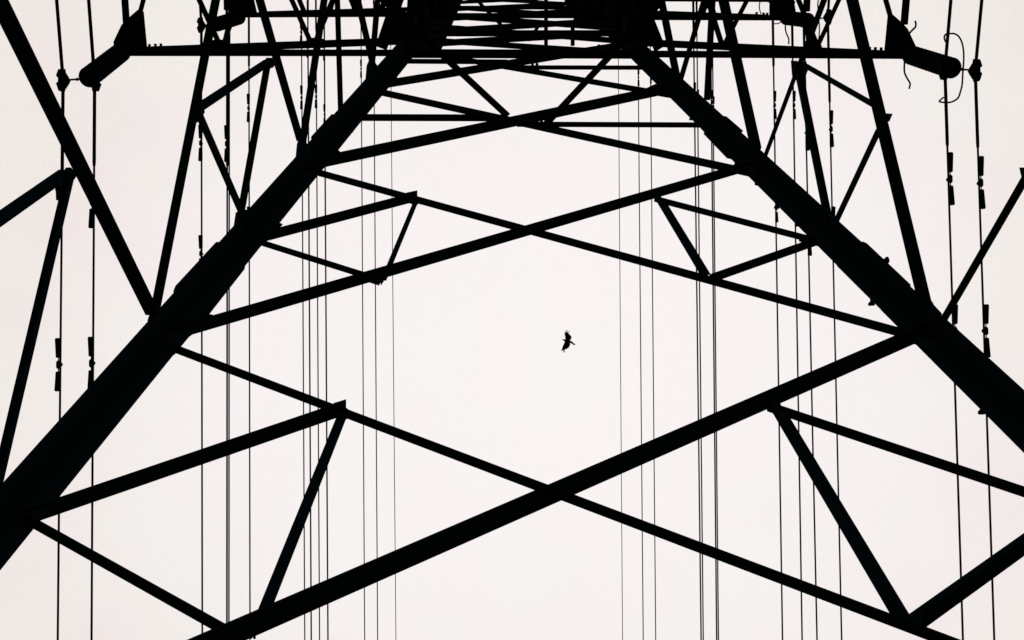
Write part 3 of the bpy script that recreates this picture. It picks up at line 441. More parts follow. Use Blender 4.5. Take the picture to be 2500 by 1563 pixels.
 ["lacing_bar","armL6",[-3.916,1.705,60.5],[-5.014,-1.774,60.5],[0.954,-0.301,0.0],[0.0,0.0,1.0],0.08,0.009],
 ["chord","armR6",[2.084,1.96,60.5],[5.686,2.113,60.5],[-0.042,0.999,0.0],[0.0,0.0,1.0],0.12,0.013],
 ["chord","armR6",[2.084,1.96,62.7],[5.686,2.113,60.5],[-0.042,0.999,0.0],[0.0,0.0,1.0],0.11,0.012],
 ["chord","armR6",[2.229,-1.466,60.5],[5.832,-1.313,60.5],[-0.042,0.999,0.0],[0.0,0.0,1.0],0.12,0.013],
 ["chord","armR6",[2.229,-1.466,62.7],[5.832,-1.313,60.5],[-0.042,0.999,0.0],[0.0,0.0,1.0],0.11,0.012],
 ["tip_strut","armR6",[5.686,2.113,60.5],[5.832,-1.313,60.5],[0.999,0.042,-0.0],[0.0,0.0,1.0],0.12,0.013],
 ["lacing_bar","armR6",[2.084,1.96,60.5],[3.43,-1.415,60.5],[0.929,0.371,-0.0],[0.0,0.0,1.0],0.08,0.009],
 ["lacing_bar","armR6",[3.284,2.011,60.5],[4.631,-1.364,60.5],[0.929,0.371,-0.0],[0.0,0.0,1.0],0.08,0.009],
 ["lacing_bar","armR6",[4.485,2.062,60.5],[5.832,-1.313,60.5],[0.929,0.371,-0.0],[0.0,0.0,1.0],0.08,0.009]]
PLATES = [
 ["gusset_plate","tower",[[-1.044,2.573,15.509],[-0.899,2.567,15.626],[-0.886,2.594,15.37],[-0.843,2.601,15.314],[-0.883,2.618,15.136],[-0.963,2.606,15.216]],[0.042,-0.994,-0.102],0.012],
 ["gusset_plate","tower",[[-0.835,-2.342,15.509],[-0.691,-2.324,15.626],[-0.676,-2.349,15.37],[-0.633,-2.353,15.314],[-0.671,-2.373,15.136],[-0.751,-2.368,15.216]],[-0.042,0.994,-0.102],0.012],
 ["gusset_plate","tower",[[-1.217,3.068,10.592],[-1.138,3.065,10.654],[-1.126,3.079,10.522],[-1.094,3.085,10.471],[-1.108,3.096,10.359],[-1.165,3.09,10.396]],[0.042,-0.994,-0.102],0.012],
 ["gusset_plate","tower",[[-0.966,-2.85,10.592],[-0.887,-2.84,10.654],[-0.874,-2.853,10.522],[-0.841,-2.857,10.471],[-0.854,-2.869,10.359],[-0.912,-2.868,10.396]],[-0.042,0.994,-0.102],0.012],
 ["gusset_plate","tower",[[-1.255,2.802,13.181],[-1.031,2.791,13.38],[-1.07,2.829,12.992],[-1.083,2.838,12.894],[-1.162,2.828,12.962]],[0.042,-0.994,-0.102],0.012],
 ["gusset_plate","tower",[[-1.026,-2.588,13.181],[-0.804,-2.558,13.38],[-0.839,-2.599,12.992],[-0.851,-2.61,12.894],[-0.931,-2.606,12.962]],[-0.042,0.994,-0.102],0.012],
 ["gusset_plate","tower",[[1.458,2.684,15.456],[1.524,2.69,15.428],[1.544,2.716,15.179],[1.469,2.705,15.26],[1.441,2.7,15.301]],[0.042,-0.994,-0.102],0.012],
 ["gusset_plate","tower",[[1.667,-2.241,15.456],[1.734,-2.241,15.428],[1.756,-2.265,15.179],[1.68,-2.26,15.26],[1.652,-2.257,15.301]],[-0.042,0.994,-0.102],0.012],
 ["gusset_plate","tower",[[1.683,3.192,10.58],[1.783,3.193,10.613],[1.786,3.215,10.402],[1.697,3.203,10.477],[1.676,3.2,10.496]],[0.042,-0.994,-0.102],0.012],
 ["gusset_plate","tower",[[1.934,-2.728,10.58],[2.034,-2.72,10.613],[2.039,-2.742,10.402],[1.949,-2.738,10.477],[1.928,-2.737,10.496]],[-0.042,0.994,-0.102],0.012],
 ["gusset_plate","tower",[[-2.455,2.93,11.425],[-2.438,2.914,11.586],[-2.417,2.896,11.768],[-2.4,2.891,11.825],[-2.316,2.856,12.204],[-2.587,2.836,12.289],[-2.667,2.884,11.783],[-2.585,2.912,11.546]],[0.042,-0.994,-0.102],0.012],
 ["gusset_plate","tower",[[-2.211,-2.818,11.425],[-2.195,-2.801,11.586],[-2.175,-2.781,11.768],[-2.16,-2.775,11.825],[-2.079,-2.732,12.204],[-2.35,-2.735,12.289],[-2.426,-2.79,11.783],[-2.342,-2.811,11.546]],[-0.042,0.994,-0.102],0.012],
 ["gusset_plate","tower",[[-2.232,2.688,13.881],[-2.179,2.67,14.089],[-2.094,2.63,14.511],[-2.317,2.597,14.736],[-2.409,2.656,14.121]],[0.042,-0.994,-0.102],0.012],
 ["gusset_plate","tower",[[-2.009,-2.558,13.881],[-1.958,-2.535,14.089],[-1.876,-2.488,14.511],[-2.102,-2.475,14.736],[-2.188,-2.541,14.121]],[-0.042,0.994,-0.102],0.012],
 ["gusset_plate","tower",[[-1.99,2.476,16.057],[-1.944,2.451,16.323],[-1.919,2.431,16.532],[-1.824,2.373,17.14],[-2.043,2.327,17.494],[-2.165,2.411,16.626]],[0.042,-0.994,-0.102],0.012],
 ["gusset_plate","tower",[[-1.786,-2.326,16.057],[-1.742,-2.297,16.323],[-1.719,-2.275,16.532],[-1.629,-2.209,17.14],[-1.851,-2.182,17.494],[-1.966,-2.276,16.626]],[-0.042,0.994,-0.102],0.012],
 ["gusset_plate","tower",[[-1.571,2.104,19.875],[-1.531,2.071,20.214],[-1.505,2.047,20.463],[-1.432,1.992,21.034],[-1.646,1.955,21.299],[-1.742,2.045,20.383]],[0.042,-0.994,-0.102],0.012],
 ["gusset_plate","tower",[[-1.4,-1.92,19.875],[-1.363,-1.884,20.214],[-1.339,-1.857,20.463],[-1.271,-1.796,21.034],[-1.487,-1.778,21.299],[-1.575,-1.875,20.383]],[-0.042,0.994,-0.102],0.012],
 ["gusset_plate","tower",[[2.996,3.138,11.66],[2.885,3.118,11.804],[2.962,3.106,11.961],[2.918,3.061,12.375],[3.141,3.084,12.244],[3.124,3.135,11.741]],[0.042,-0.994,-0.102],0.012],
 ["gusset_plate","tower",[[3.239,-2.562,11.66],[3.126,-2.552,11.804],[3.201,-2.533,11.961],[3.154,-2.492,12.375],[3.379,-2.496,12.244],[3.365,-2.548,11.741]],[-0.042,0.994,-0.102],0.012],
 ["gusset_plate","tower",[[2.517,2.649,16.244],[2.454,2.64,16.306],[2.28,2.616,16.463],[2.437,2.606,16.628],[2.528,2.577,16.948],[2.708,2.611,16.698]],[0.042,-0.994,-0.102],0.012],
 ["gusset_plate","tower",[[2.719,-2.116,16.244],[2.656,-2.112,16.306],[2.48,-2.103,16.463],[2.636,-2.08,16.628],[2.725,-2.043,16.948],[2.907,-2.061,16.698]],[-0.042,0.994,-0.102],0.012],
 ["gusset_plate","tower",[[2.126,2.246,20.022],[2.007,2.234,20.092],[1.839,2.202,20.333],[1.939,2.188,20.511],[2.04,2.174,20.691],[2.287,2.208,20.468]],[0.042,-0.994,-0.102],0.012],
 ["gusset_plate","tower",[[2.296,-1.748,20.022],[2.176,-1.746,20.092],[2.006,-1.728,20.333],[2.104,-1.706,20.511],[2.204,-1.683,20.691],[2.453,-1.695,20.468]],[-0.042,0.994,-0.102],0.012],
 ["gusset_plate","tower",[[2.765,2.895,13.943],[2.686,2.887,13.988],[2.617,2.874,14.081],[2.727,2.863,14.235],[2.837,2.849,14.418],[2.834,2.886,14.059]],[0.042,-0.994,-0.102],0.012],
 ["gusset_plate","tower",[[2.987,-2.339,13.943],[2.908,-2.338,13.988],[2.838,-2.332,14.081],[2.947,-2.311,14.235],[3.056,-2.288,14.418],[3.056,-2.325,14.059]],[-0.042,0.994,-0.102],0.012],
 ["gusset_plate","tower",[[-2.647,2.701,11.538],[-2.625,2.596,11.707],[-2.617,2.677,11.819],[-2.595,2.774,12.065],[-2.618,2.815,11.868]],[-0.994,-0.042,0.104],0.012],
 ["gusset_plate","tower",[[-2.152,2.248,16.079],[-2.14,2.128,16.149],[-2.112,2.027,16.377],[-2.1,2.196,16.554],[-2.082,2.258,16.752],[-2.133,2.291,16.285]],[-0.994,-0.042,0.104],0.012],
 ["gusset_plate","tower",[[-2.401,2.479,13.795],[-2.389,2.378,13.876],[-2.365,2.396,14.108],[-2.359,2.413,14.171],[-2.307,2.515,14.714],[-2.366,2.532,14.152]],[-0.994,-0.042,0.104],0.012],
 ["gusset_plate","tower",[[-2.741,1.468,10.142],[-2.745,1.535,10.135],[-2.741,1.546,10.176],[-2.722,1.444,10.317],[-2.739,1.413,10.141]],[-0.994,-0.042,0.104],0.012],
 ["gusset_plate","tower",[[-2.728,1.386,10.233],[-2.721,1.375,10.299],[-2.718,1.366,10.32],[-2.713,1.375,10.375],[-2.708,1.442,10.447],[-2.722,1.485,10.328],[-2.734,1.477,10.215],[-2.739,1.452,10.151],[-2.738,1.415,10.153]],[-0.994,-0.042,0.104],0.012],
 ["gusset_plate","tower",[[-2.452,1.452,12.897],[-2.455,1.39,12.845],[-2.443,1.333,12.929],[-2.423,1.304,13.116],[-2.427,1.399,13.11],[-2.439,1.436,13.017]],[-0.994,-0.042,0.104],0.012],
 ["gusset_plate","tower",[[-2.208,1.151,15.106],[-2.193,1.165,15.254],[-2.175,1.218,15.444],[-2.192,1.262,15.299],[-2.217,1.257,15.06],[-2.229,1.205,14.923]],[-0.994,-0.042,0.104],0.012],
 ["gusset_plate","tower",[[-1.745,1.872,19.815],[-1.727,1.707,19.915],[-1.697,1.628,20.171],[-1.648,1.821,20.724],[-1.637,1.911,20.864],[-1.728,1.924,20.0]],[-0.994,-0.042,0.104],0.012],
 ["gusset_plate","tower",[[2.85,1.424,15.701],[2.878,1.409,15.444],[2.898,1.392,15.258],[2.903,1.463,15.182],[2.894,1.527,15.244],[2.851,1.565,15.634]],[-0.994,-0.042,-0.104],0.012],
 ["gusset_plate","tower",[[3.089,1.597,13.35],[3.11,1.621,13.142],[3.125,1.607,13.002],[3.116,1.677,13.059],[3.097,1.71,13.233]],[-0.994,-0.042,-0.104],0.012],
 ["gusset_plate","tower",[[3.359,1.673,10.75],[3.371,1.654,10.639],[3.372,1.729,10.594],[3.361,1.741,10.694]],[-0.994,-0.042,-0.104],0.012],
 ["gusset_plate","tower",[[3.183,2.919,11.921],[3.155,2.861,12.211],[3.179,2.895,11.965],[3.202,2.936,11.726],[3.186,2.951,11.875]],[-0.994,-0.042,-0.104],0.012],
 ["tip_plate","armL1",[[-5.468,1.695,22.73],[-5.617,1.624,22.73],[-5.682,1.562,22.73],[-5.679,1.485,22.73],[-5.536,1.249,22.73],[-5.516,1.232,22.73],[-5.397,1.133,22.73],[-5.271,1.04,22.73],[-5.207,1.06,22.73],[-5.191,1.074,22.73],[-5.196,1.575,22.73],[-5.207,1.669,22.73]],[0.0,0.0,1.0],0.012],
 ["tip_plate","armL1",[[-5.318,-1.843,22.73],[-5.472,-1.785,22.73],[-5.542,-1.729,22.73],[-5.546,-1.652,22.73],[-5.423,-1.404,22.73],[-5.405,-1.386,22.73],[-5.294,-1.277,22.73],[-5.177,-1.173,22.73],[-5.112,-1.188,22.73],[-5.094,-1.201,22.73],[-5.057,-1.7,22.73],[-5.059,-1.795,22.73]],[0.0,0.0,1.0],0.012],
 ["tip_plate","armR1",[[5.911,2.174,22.682],[6.094,2.014,22.682],[6.093,1.99,22.682],[5.962,1.73,22.682],[5.85,1.618,22.682],[5.732,1.516,22.682],[5.661,1.542,22.682],[5.63,2.029,22.682],[5.633,2.122,22.682]],[0.0,0.0,1.0],0.012],
 ["tip_plate","armR1",[[6.061,-1.354,22.682],[6.23,-1.179,22.682],[6.227,-1.156,22.682],[6.075,-0.908,22.682],[5.953,-0.805,22.682],[5.827,-0.714,22.682],[5.758,-0.746,22.682],[5.769,-1.234,22.682],[5.78,-1.326,22.682]],[0.0,0.0,1.0],0.012],
 ["gusset_plate","armL1",[[-1.789,1.608,22.73],[-1.65,1.295,22.73],[-1.267,1.309,22.73],[-1.285,1.627,22.73]],[0.0,0.0,1.0],0.012],
 ["gusset_plate","armL1",[[-1.659,-1.444,22.73],[-1.547,-1.12,22.73],[-1.165,-1.102,22.73],[-1.155,-1.42,22.73]],[0.0,0.0,1.0],0.012],
 ["gusset_plate","armR1",[[2.367,1.773,22.682],[2.238,1.467,22.682],[1.842,1.452,22.682],[1.838,1.753,22.682]],[0.0,0.0,1.0],0.012],
 ["gusset_plate","armR1",[[2.496,-1.255,22.682],[2.341,-0.962,22.682],[1.946,-0.98,22.682],[1.967,-1.28,22.682]],[0.0,0.0,1.0],0.012],
 ["gusset_plate","armL1",[[-4.354,1.63,22.73],[-4.328,1.542,22.73],[-4.21,1.511,22.73],[-4.073,1.516,22.73],[-3.987,1.561,22.73],[-3.976,1.644,22.73]],[0.0,0.0,1.0],0.012],
 ["gusset_plate","armL1",[[-4.213,-1.684,22.73],[-4.194,-1.594,22.73],[-4.08,-1.553,22.73],[-3.942,-1.546,22.73],[-3.853,-1.584,22.73],[-3.835,-1.666,22.73]],[0.0,0.0,1.0],0.012],
 ["gusset_plate","armL1",[[-2.902,1.685,22.73],[-2.856,1.562,22.73],[-2.77,1.536,22.73],[-2.604,1.56,22.73],[-2.59,1.696,22.73]],[0.0,0.0,1.0],0.012],
 ["gusset_plate","armL1",[[-2.762,-1.615,22.73],[-2.727,-1.489,22.73],[-2.643,-1.455,22.73],[-2.475,-1.465,22.73],[-2.45,-1.6,22.73]],[0.0,0.0,1.0],0.012],
 ["gusset_plate","armR1",[[4.428,1.981,22.682],[4.456,1.887,22.682],[4.577,1.879,22.682],[4.704,1.92,22.682],[4.712,1.991,22.682]],[0.0,0.0,1.0],0.012],
 ["gusset_plate","armR1",[[4.567,-1.288,22.682],[4.587,-1.192,22.682],[4.707,-1.174,22.682],[4.837,-1.204,22.682],[4.851,-1.274,22.682]],[0.0,0.0,1.0],0.012],
 ["gusset_plate","tower",[[1.463,2.01,29.84],[2.707,2.057,29.84],[2.709,1.891,29.84],[1.411,1.843,29.84]],[0.0,0.0,1.0],0.012],
 ["gusset_plate","tower",[[1.615,-1.568,29.84],[2.859,-1.509,29.84],[2.847,-1.345,29.84],[1.549,-1.406,29.84]],[0.0,0.0,1.0],0.012],
 ["gusset_plate","tower",[[1.54,2.029,32.427],[2.957,2.082,32.427],[2.96,1.885,32.427],[1.432,1.828,32.427]],[0.0,0.0,1.0],0.012],
 ["gusset_plate","tower",[[1.694,-1.581,32.427],[3.11,-1.513,32.427],[3.096,-1.317,32.427],[1.568,-1.389,32.427]],[0.0,0.0,1.0],0.012],
 ["gusset_plate","tower",[[1.603,2.066,36.13],[3.315,2.13,36.13],[3.318,1.863,36.13],[1.513,1.796,36.13]],[0.0,0.0,1.0],0.012],
 ["gusset_plate","tower",[[1.76,-1.613,36.13],[3.471,-1.531,36.13],[3.451,-1.264,36.13],[1.646,-1.351,36.13]],[0.0,0.0,1.0],0.012],
 ["gusset_plate","tower",[[-1.77,1.876,29.663],[-1.094,1.902,29.663],[-0.936,1.767,29.663],[-1.762,1.736,29.663]],[0.0,0.0,1.0],0.012],
 ["gusset_plate","tower",[[-1.618,-1.71,29.663],[-0.942,-1.678,29.663],[-0.796,-1.53,29.663],[-1.622,-1.569,29.663]],[0.0,0.0,1.0],0.012],
 ["gusset_plate","tower",[[-1.898,1.885,31.805],[-1.043,1.917,31.805],[-0.855,1.757,31.805],[-1.888,1.718,31.805]],[0.0,0.0,1.0],0.012],
 ["gusset_plate","tower",[[-1.744,-1.729,31.805],[-0.889,-1.689,31.805],[-0.716,-1.513,31.805],[-1.749,-1.562,31.805]],[0.0,0.0,1.0],0.012],
 ["gusset_plate","tower",[[-2.127,1.953,35.61],[-0.993,1.996,35.61],[-1.102,1.672,35.61],[-2.109,1.634,35.61]],[0.0,0.0,1.0],0.012],
 ["gusset_plate","tower",[[-1.967,-1.817,35.61],[-0.833,-1.763,35.61],[-0.97,-1.449,35.61],[-1.976,-1.497,35.61]],[0.0,0.0,1.0],0.012],
 ["tip_plate","armL2",[[-5.313,1.708,31.434],[-5.456,1.695,31.434],[-5.565,1.509,31.434],[-5.477,1.282,31.434],[-5.199,1.177,31.434],[-5.057,1.281,31.434],[-5.008,1.596,31.434],[-5.035,1.719,31.434]],[0.0,0.0,1.0],0.012],
 ["tip_plate","armL2",[[-5.162,-1.843,31.434],[-5.305,-1.841,31.434],[-5.43,-1.666,31.434],[-5.362,-1.432,31.434],[-5.093,-1.304,31.434],[-4.943,-1.395,31.434],[-4.868,-1.705,31.434],[-4.884,-1.83,31.434]],[0.0,0.0,1.0],0.012],
 ["tip_plate","armR2",[[5.838,2.181,31.256],[6.09,2.116,31.256],[6.043,1.851,31.256],[5.913,1.616,31.256],[5.661,1.59,31.256],[5.522,1.848,31.256],[5.526,2.161,31.256]],[0.0,0.0,1.0],0.012],
 ["tip_plate","armR2",[[5.989,-1.368,31.256],[6.234,-1.281,31.256],[6.165,-1.021,31.256],[6.016,-0.798,31.256],[5.762,-0.794,31.256],[5.645,-1.062,31.256],[5.676,-1.374,31.256]],[0.0,0.0,1.0],0.012]]
LEGS = [
 [[-3.913,4.035,0.0],[-1.429,1.811,22.804],[0.993,0.053,-0.103],[0.032,-0.994,-0.1],[0.25,0.173],[0.161,0.251]],
 [[-3.569,-4.043,0.0],[-1.284,-1.616,22.804],[0.994,0.032,-0.103],[-0.053,0.994,-0.1],[0.25,0.173],[0.161,0.251]],
 [[4.369,4.388,0.0],[2.084,1.96,22.804],[-0.994,-0.032,-0.103],[0.053,-0.994,-0.1],[0.168,0.247],[0.237,0.16]],
 [[4.713,-3.691,0.0],[2.229,-1.466,22.804],[-0.993,-0.053,-0.103],[-0.032,0.994,-0.1],[0.168,0.247],[0.237,0.16]],
 [[-1.429,1.811,22.804],[-1.429,1.811,67.6],[0.999,0.042,0.0],[0.042,-0.999,-0.0],[0.518,0.518],[0.35,0.25]],
 [[-1.284,-1.616,22.804],[-1.284,-1.616,67.6],[0.999,0.042,0.0],[-0.042,0.999,0.0],[0.518,0.518],[0.35,0.25]],
 [[2.084,1.96,22.804],[2.084,1.96,67.6],[-0.999,-0.042,-0.0],[0.042,-0.999,-0.0],[0.267,0.267],[0.35,0.25]],
 [[2.229,-1.466,22.804],[2.229,-1.466,67.6],[-0.999,-0.042,-0.0],[-0.042,0.999,0.0],[0.267,0.267],[0.35,0.25]]]
SPLICES = [
 [-1,[[-2.358,2.855,12.203],[-2.358,2.846,12.291],[-2.249,2.748,13.295],[-2.264,2.731,13.453],[-2.386,2.737,13.346],[-2.477,2.832,12.379]],[0.042,-0.994,-0.102]],
 [-1,[[-1.756,2.289,17.988],[-1.786,2.276,18.104],[-1.865,2.375,17.105],[-1.966,2.402,16.795],[-2.109,2.306,17.678],[-1.877,2.214,18.668]],[0.042,-0.994,-0.102]],
 [-1,[[-2.582,2.641,12.137],[-2.574,2.609,12.201],[-2.457,2.508,13.279],[-2.449,2.526,13.358],[-2.426,2.619,13.621],[-2.563,2.757,12.364]],[-0.994,-0.042,0.104]],
 [-1,[[-2.077,2.163,16.766],[-2.07,2.145,16.825],[-1.962,2.046,17.816],[-1.938,2.077,18.052],[-1.924,2.153,18.222],[-2.051,2.237,17.046]],[-0.994,-0.042,0.104]],
 [1,[[3.03,2.757,13.448],[3.039,2.752,13.36],[3.138,2.867,12.366],[3.138,2.883,12.363],[3.131,2.958,12.397],[3.012,2.858,13.578]],[-0.994,-0.042,-0.104]],
 [1,[[2.559,2.28,18.139],[2.572,2.273,18.012],[2.644,2.341,17.301],[2.619,2.416,17.508],[2.534,2.386,18.326]],[-0.994,-0.042,-0.104]],
 [1,[[2.819,2.943,13.49],[2.813,2.951,13.416],[2.922,3.059,12.402],[2.942,3.06,12.393],[3.019,3.052,12.512],[2.914,2.935,13.61]],[0.042,-0.994,-0.102]],
 [1,[[2.312,2.459,18.018],[2.416,2.573,16.946],[2.456,2.578,16.913],[2.542,2.569,17.034],[2.415,2.431,18.336]],[0.042,-0.994,-0.102]]]
STEPS = [
 [[3.063,2.854,13.089],[3.167,2.838,13.093]],
 [[2.913,3.033,12.65],[2.912,3.103,12.63]],
 [[3.118,3.259,10.522],[3.12,3.291,10.513]],
 [[2.596,2.671,16.059],[2.585,2.724,16.045]],
 [[2.287,2.366,18.914],[2.283,2.424,18.898]],
 [[2.644,2.755,15.261],[2.637,2.813,15.245]],
 [[3.084,2.812,12.911],[3.091,2.79,12.918]]]
BOLTS = [
 ["armL1",[-5.389,1.642,23.665],[-0.042,0.999,0.0],0.0163],
 ["armL1",[-5.316,1.646,23.743],[-0.042,0.999,0.0],0.0164],
 ["armL1",[-5.241,1.649,23.785],[-0.042,0.999,0.0],0.0164],
 ["armR1",[5.775,2.117,23.749],[-0.042,0.999,0.0],0.0165],
 ["armR1",[5.856,2.121,23.717],[-0.042,0.999,0.0],0.0164],
 ["armR1",[5.694,2.114,23.781],[-0.042,0.999,0.0],0.0165],
 ["armR2",[5.474,2.104,32.446],[-0.042,0.999,0.0],0.0193],
 ["armR2",[5.599,2.11,32.317],[-0.042,0.999,0.0],0.0192],
 ["armR2",[5.666,2.113,32.254],[-0.042,0.999,0.0],0.0191],
 ["tower",[0.428,1.983,21.894],[0.042,-0.994,-0.102],0.0151],
 ["tower",[0.492,1.985,21.896],[0.042,-0.994,-0.102],0.0151],
 ["tower",[0.445,2.32,18.596],[0.042,-0.994,-0.102],0.0128],
 ["tower",[0.494,2.322,18.597],[0.042,-0.994,-0.102],0.0128],
 ["tower",[-1.064,2.827,13.012],[0.042,-0.994,-0.102],0.0088],
 ["tower",[-1.343,3.338,7.899],[0.042,-0.994,-0.102],0.0052],
 ["tower",[-1.326,3.339,7.895],[0.042,-0.994,-0.102],0.0052],
 ["tower",[1.521,1.936,24.064],[-0.042,0.999,0.0],0.0141],
 ["tower",[1.576,1.939,24.029],[-0.042,0.999,0.0],0.0141],
 ["tower",[1.648,1.942,24.048],[-0.042,0.999,0.0],0.0141]]
STRINGS = [
 ["L1",[-5.537,1.609,22.73],[-5.549,1.816,20.741],[-5.453,1.841,20.741],[-5.873,1.825,20.741]],
 ["R1",[5.977,2.099,22.682],[6.033,2.118,20.683],[5.917,2.114,20.683],[6.325,2.151,20.683]],
 ["L2",[-5.346,1.699,31.434],[-5.473,1.706,29.438],[-5.26,1.714,29.438],[-5.761,1.711,29.438]],
 ["R2",[5.837,2.123,31.256],[5.917,2.044,29.26],[5.815,2.025,29.26],[6.278,1.996,29.26]],
 ["L3",[-6.456,1.623,39.5],[-6.456,1.623,37.6],[-6.216,1.632,37.6],[-6.697,1.614,37.6]],
 ["L4",[-5.633,1.654,46.5],[-5.633,1.654,44.6],[-5.419,1.662,44.6],[-5.847,1.646,44.6]],
 ["L5",[-6.278,1.63,53.5],[-6.278,1.63,51.6],[-5.998,1.641,51.6],[-6.559,1.62,51.6]],
 ["L6",[-5.141,1.673,60.5],[-5.141,1.673,58.6],[-4.893,1.682,58.6],[-5.389,1.664,58.6]],
 ["R3",[7.023,2.145,39.5],[7.023,2.145,37.6],[6.783,2.136,37.6],[7.263,2.154,37.6]],
 ["R4",[5.994,2.106,46.5],[5.994,2.106,44.6],[5.739,2.096,44.6],[6.249,2.115,44.6]],
 ["R5",[7.055,2.145,53.5],[7.055,2.145,51.6],[6.787,2.135,51.6],[7.323,2.155,51.6]],
 ["R6",[5.667,2.093,60.5],[5.667,2.093,58.6],[5.426,2.084,58.6],[5.907,2.102,58.6]]]
WIRES = [
 ["L1_inner",[-5.453,1.841,20.741],[-0.032,0.951,-0.309],0.0149,[1.64,3.78],1.15],
 ["L1_outer",[-5.873,1.825,20.741],[-0.035,0.95,-0.309],0.0149,[3.8],1.51],
 ["R1_inner",[5.917,2.114,20.683],[-0.019,0.951,-0.309],0.0144,[1.49,3.51],1.04],
 ["R1_outer",[6.325,2.151,20.683],[-0.018,0.951,-0.309],0.0144,[1.52,3.49],1.04],
 ["L2_inner",[-5.26,1.714,29.438],[-0.031,0.951,-0.309],0.0171,[2.32,4.47],2.74],
 ["L2_outer",[-5.761,1.711,29.438],[-0.028,0.951,-0.309],0.0171,[2.29,4.41],0.76],
 ["R2_inner",[5.815,2.025,29.26],[-0.025,0.951,-0.309],0.0162,[2.19,4.2],1.77],
 ["R2_outer",[6.278,1.996,29.26],[-0.025,0.951,-0.309],0.0161,[2.17,4.01],1.65],
 ["L3_inner",[-6.216,1.632,37.6],[-0.029,0.951,-0.309],0.0181,[2.72,5.51],1.67],
 ["L3_outer",[-6.697,1.614,37.6],[-0.031,0.951,-0.309],0.0181,[],None],
 ["L4_inner",[-5.419,1.662,44.6],[-0.027,0.951,-0.309],0.018,[3.27],None],
 ["L4_outer",[-5.847,1.646,44.6],[-0.027,0.951,-0.309],0.018,[1.36,3.3],None],
 ["L5_inner",[-5.998,1.641,51.6],[-0.027,0.951,-0.309],0.0259,[2.53,4.73],None],
 ["L5_outer",[-6.559,1.62,51.6],[-0.027,0.951,-0.309],0.0259,[2.43],None],
 ["L6_inner",[-4.893,1.682,58.6],[-0.028,0.951,-0.309],0.0206,[3.56],None],
 ["L6_outer",[-5.389,1.664,58.6],[-0.028,0.951,-0.309],0.0206,[3.86],None],
 ["R3_inner",[6.783,2.136,37.6],[-0.03,0.951,-0.309],0.0206,[2.64,5.2],1.66],
 ["R3_outer",[7.263,2.154,37.6],[-0.03,0.951,-0.309],0.0206,[2.64,5.31],None],
 ["R4_inner",[5.739,2.096,44.6],[-0.031,0.951,-0.309],0.0231,[3.2],None],
 ["R4_outer",[6.249,2.115,44.6],[-0.034,0.95,-0.309],0.0231,[3.43],None],
 ["R5_inner",[6.787,2.135,51.6],[-0.033,0.95,-0.309],0.0235,[4.22],None],
 ["R5_outer",[7.323,2.155,51.6],[-0.034,0.95,-0.309],0.0235,[4.46],None],
 ["R6_inner",[5.426,2.084,58.6],[-0.033,0.95,-0.309],0.0207,[4.19],None],
 ["R6_outer",[5.907,2.102,58.6],[-0.033,0.95,-0.309],0.0207,[4.54],None],
 ["Lg",[-4.899,1.682,67.6],[-0.026,0.951,-0.309],0.0169,[],None],
 ["Rg",[5.396,2.083,67.6],[-0.034,0.95,-0.309],0.0169,[],None]]
LOOSE = [
 ["short wavy wire end dangling below the right lower crossarm tip",[[5.899,2.179,22.555],[5.89,2.33,22.513],[5.917,2.412,22.49],[5.965,2.5,22.465],[5.963,2.535,22.455],[5.95,2.581,22.442]],0.0139],
 ["short hooked wire end curling up beside the right lower tip plate",[[5.985,1.816,22.71],[6.048,1.755,22.727],[6.089,1.719,22.737],[6.1,1.67,22.751],[6.089,1.629,22.762]],0.0148],
 ["large thin wire loop around the right lower insulator string end",[[5.864,1.748,20.526],[5.849,1.711,20.537],[5.848,1.68,20.546],[5.862,1.654,20.553],[5.889,1.645,20.555],[5.981,1.646,20.555],[6.044,1.692,20.542],[6.084,1.793,20.514],[6.094,1.944,20.471],[6.072,2.157,20.411],[6.059,2.287,20.375],[6.039,2.364,20.353],[5.998,2.462,20.325],[5.917,2.509,20.312],[5.839,2.516,20.31],[5.761,2.505,20.313],[5.753,2.489,20.318],[5.809,2.447,20.329]],0.0118],
 ["wavy wire end hanging below the second right crossarm tip",[[5.836,2.181,31.136],[5.829,2.327,31.095],[5.851,2.433,31.065],[5.889,2.527,31.039],[5.885,2.636,31.008]],0.0152],
 ["short thin wire hanging above the second right crossarm chord",[[5.359,1.748,31.362],[5.334,1.848,31.334],[5.335,1.939,31.308],[5.36,2.024,31.284]],0.0122],
 ["small wire curl under the second right crossarm chord",[[5.561,2.22,31.125],[5.67,2.224,31.124],[5.721,2.205,31.129],[5.756,2.162,31.141]],0.011],
 ["thin curved wire beside the conductor clamps of the second right crossarm",[[6.483,1.774,31.043],[6.466,1.87,31.016],[6.473,2.014,30.975],[6.478,2.175,30.93],[6.481,2.336,30.885],[6.465,2.512,30.835],[6.443,2.568,30.82],[6.407,2.623,30.804]],0.0133]]
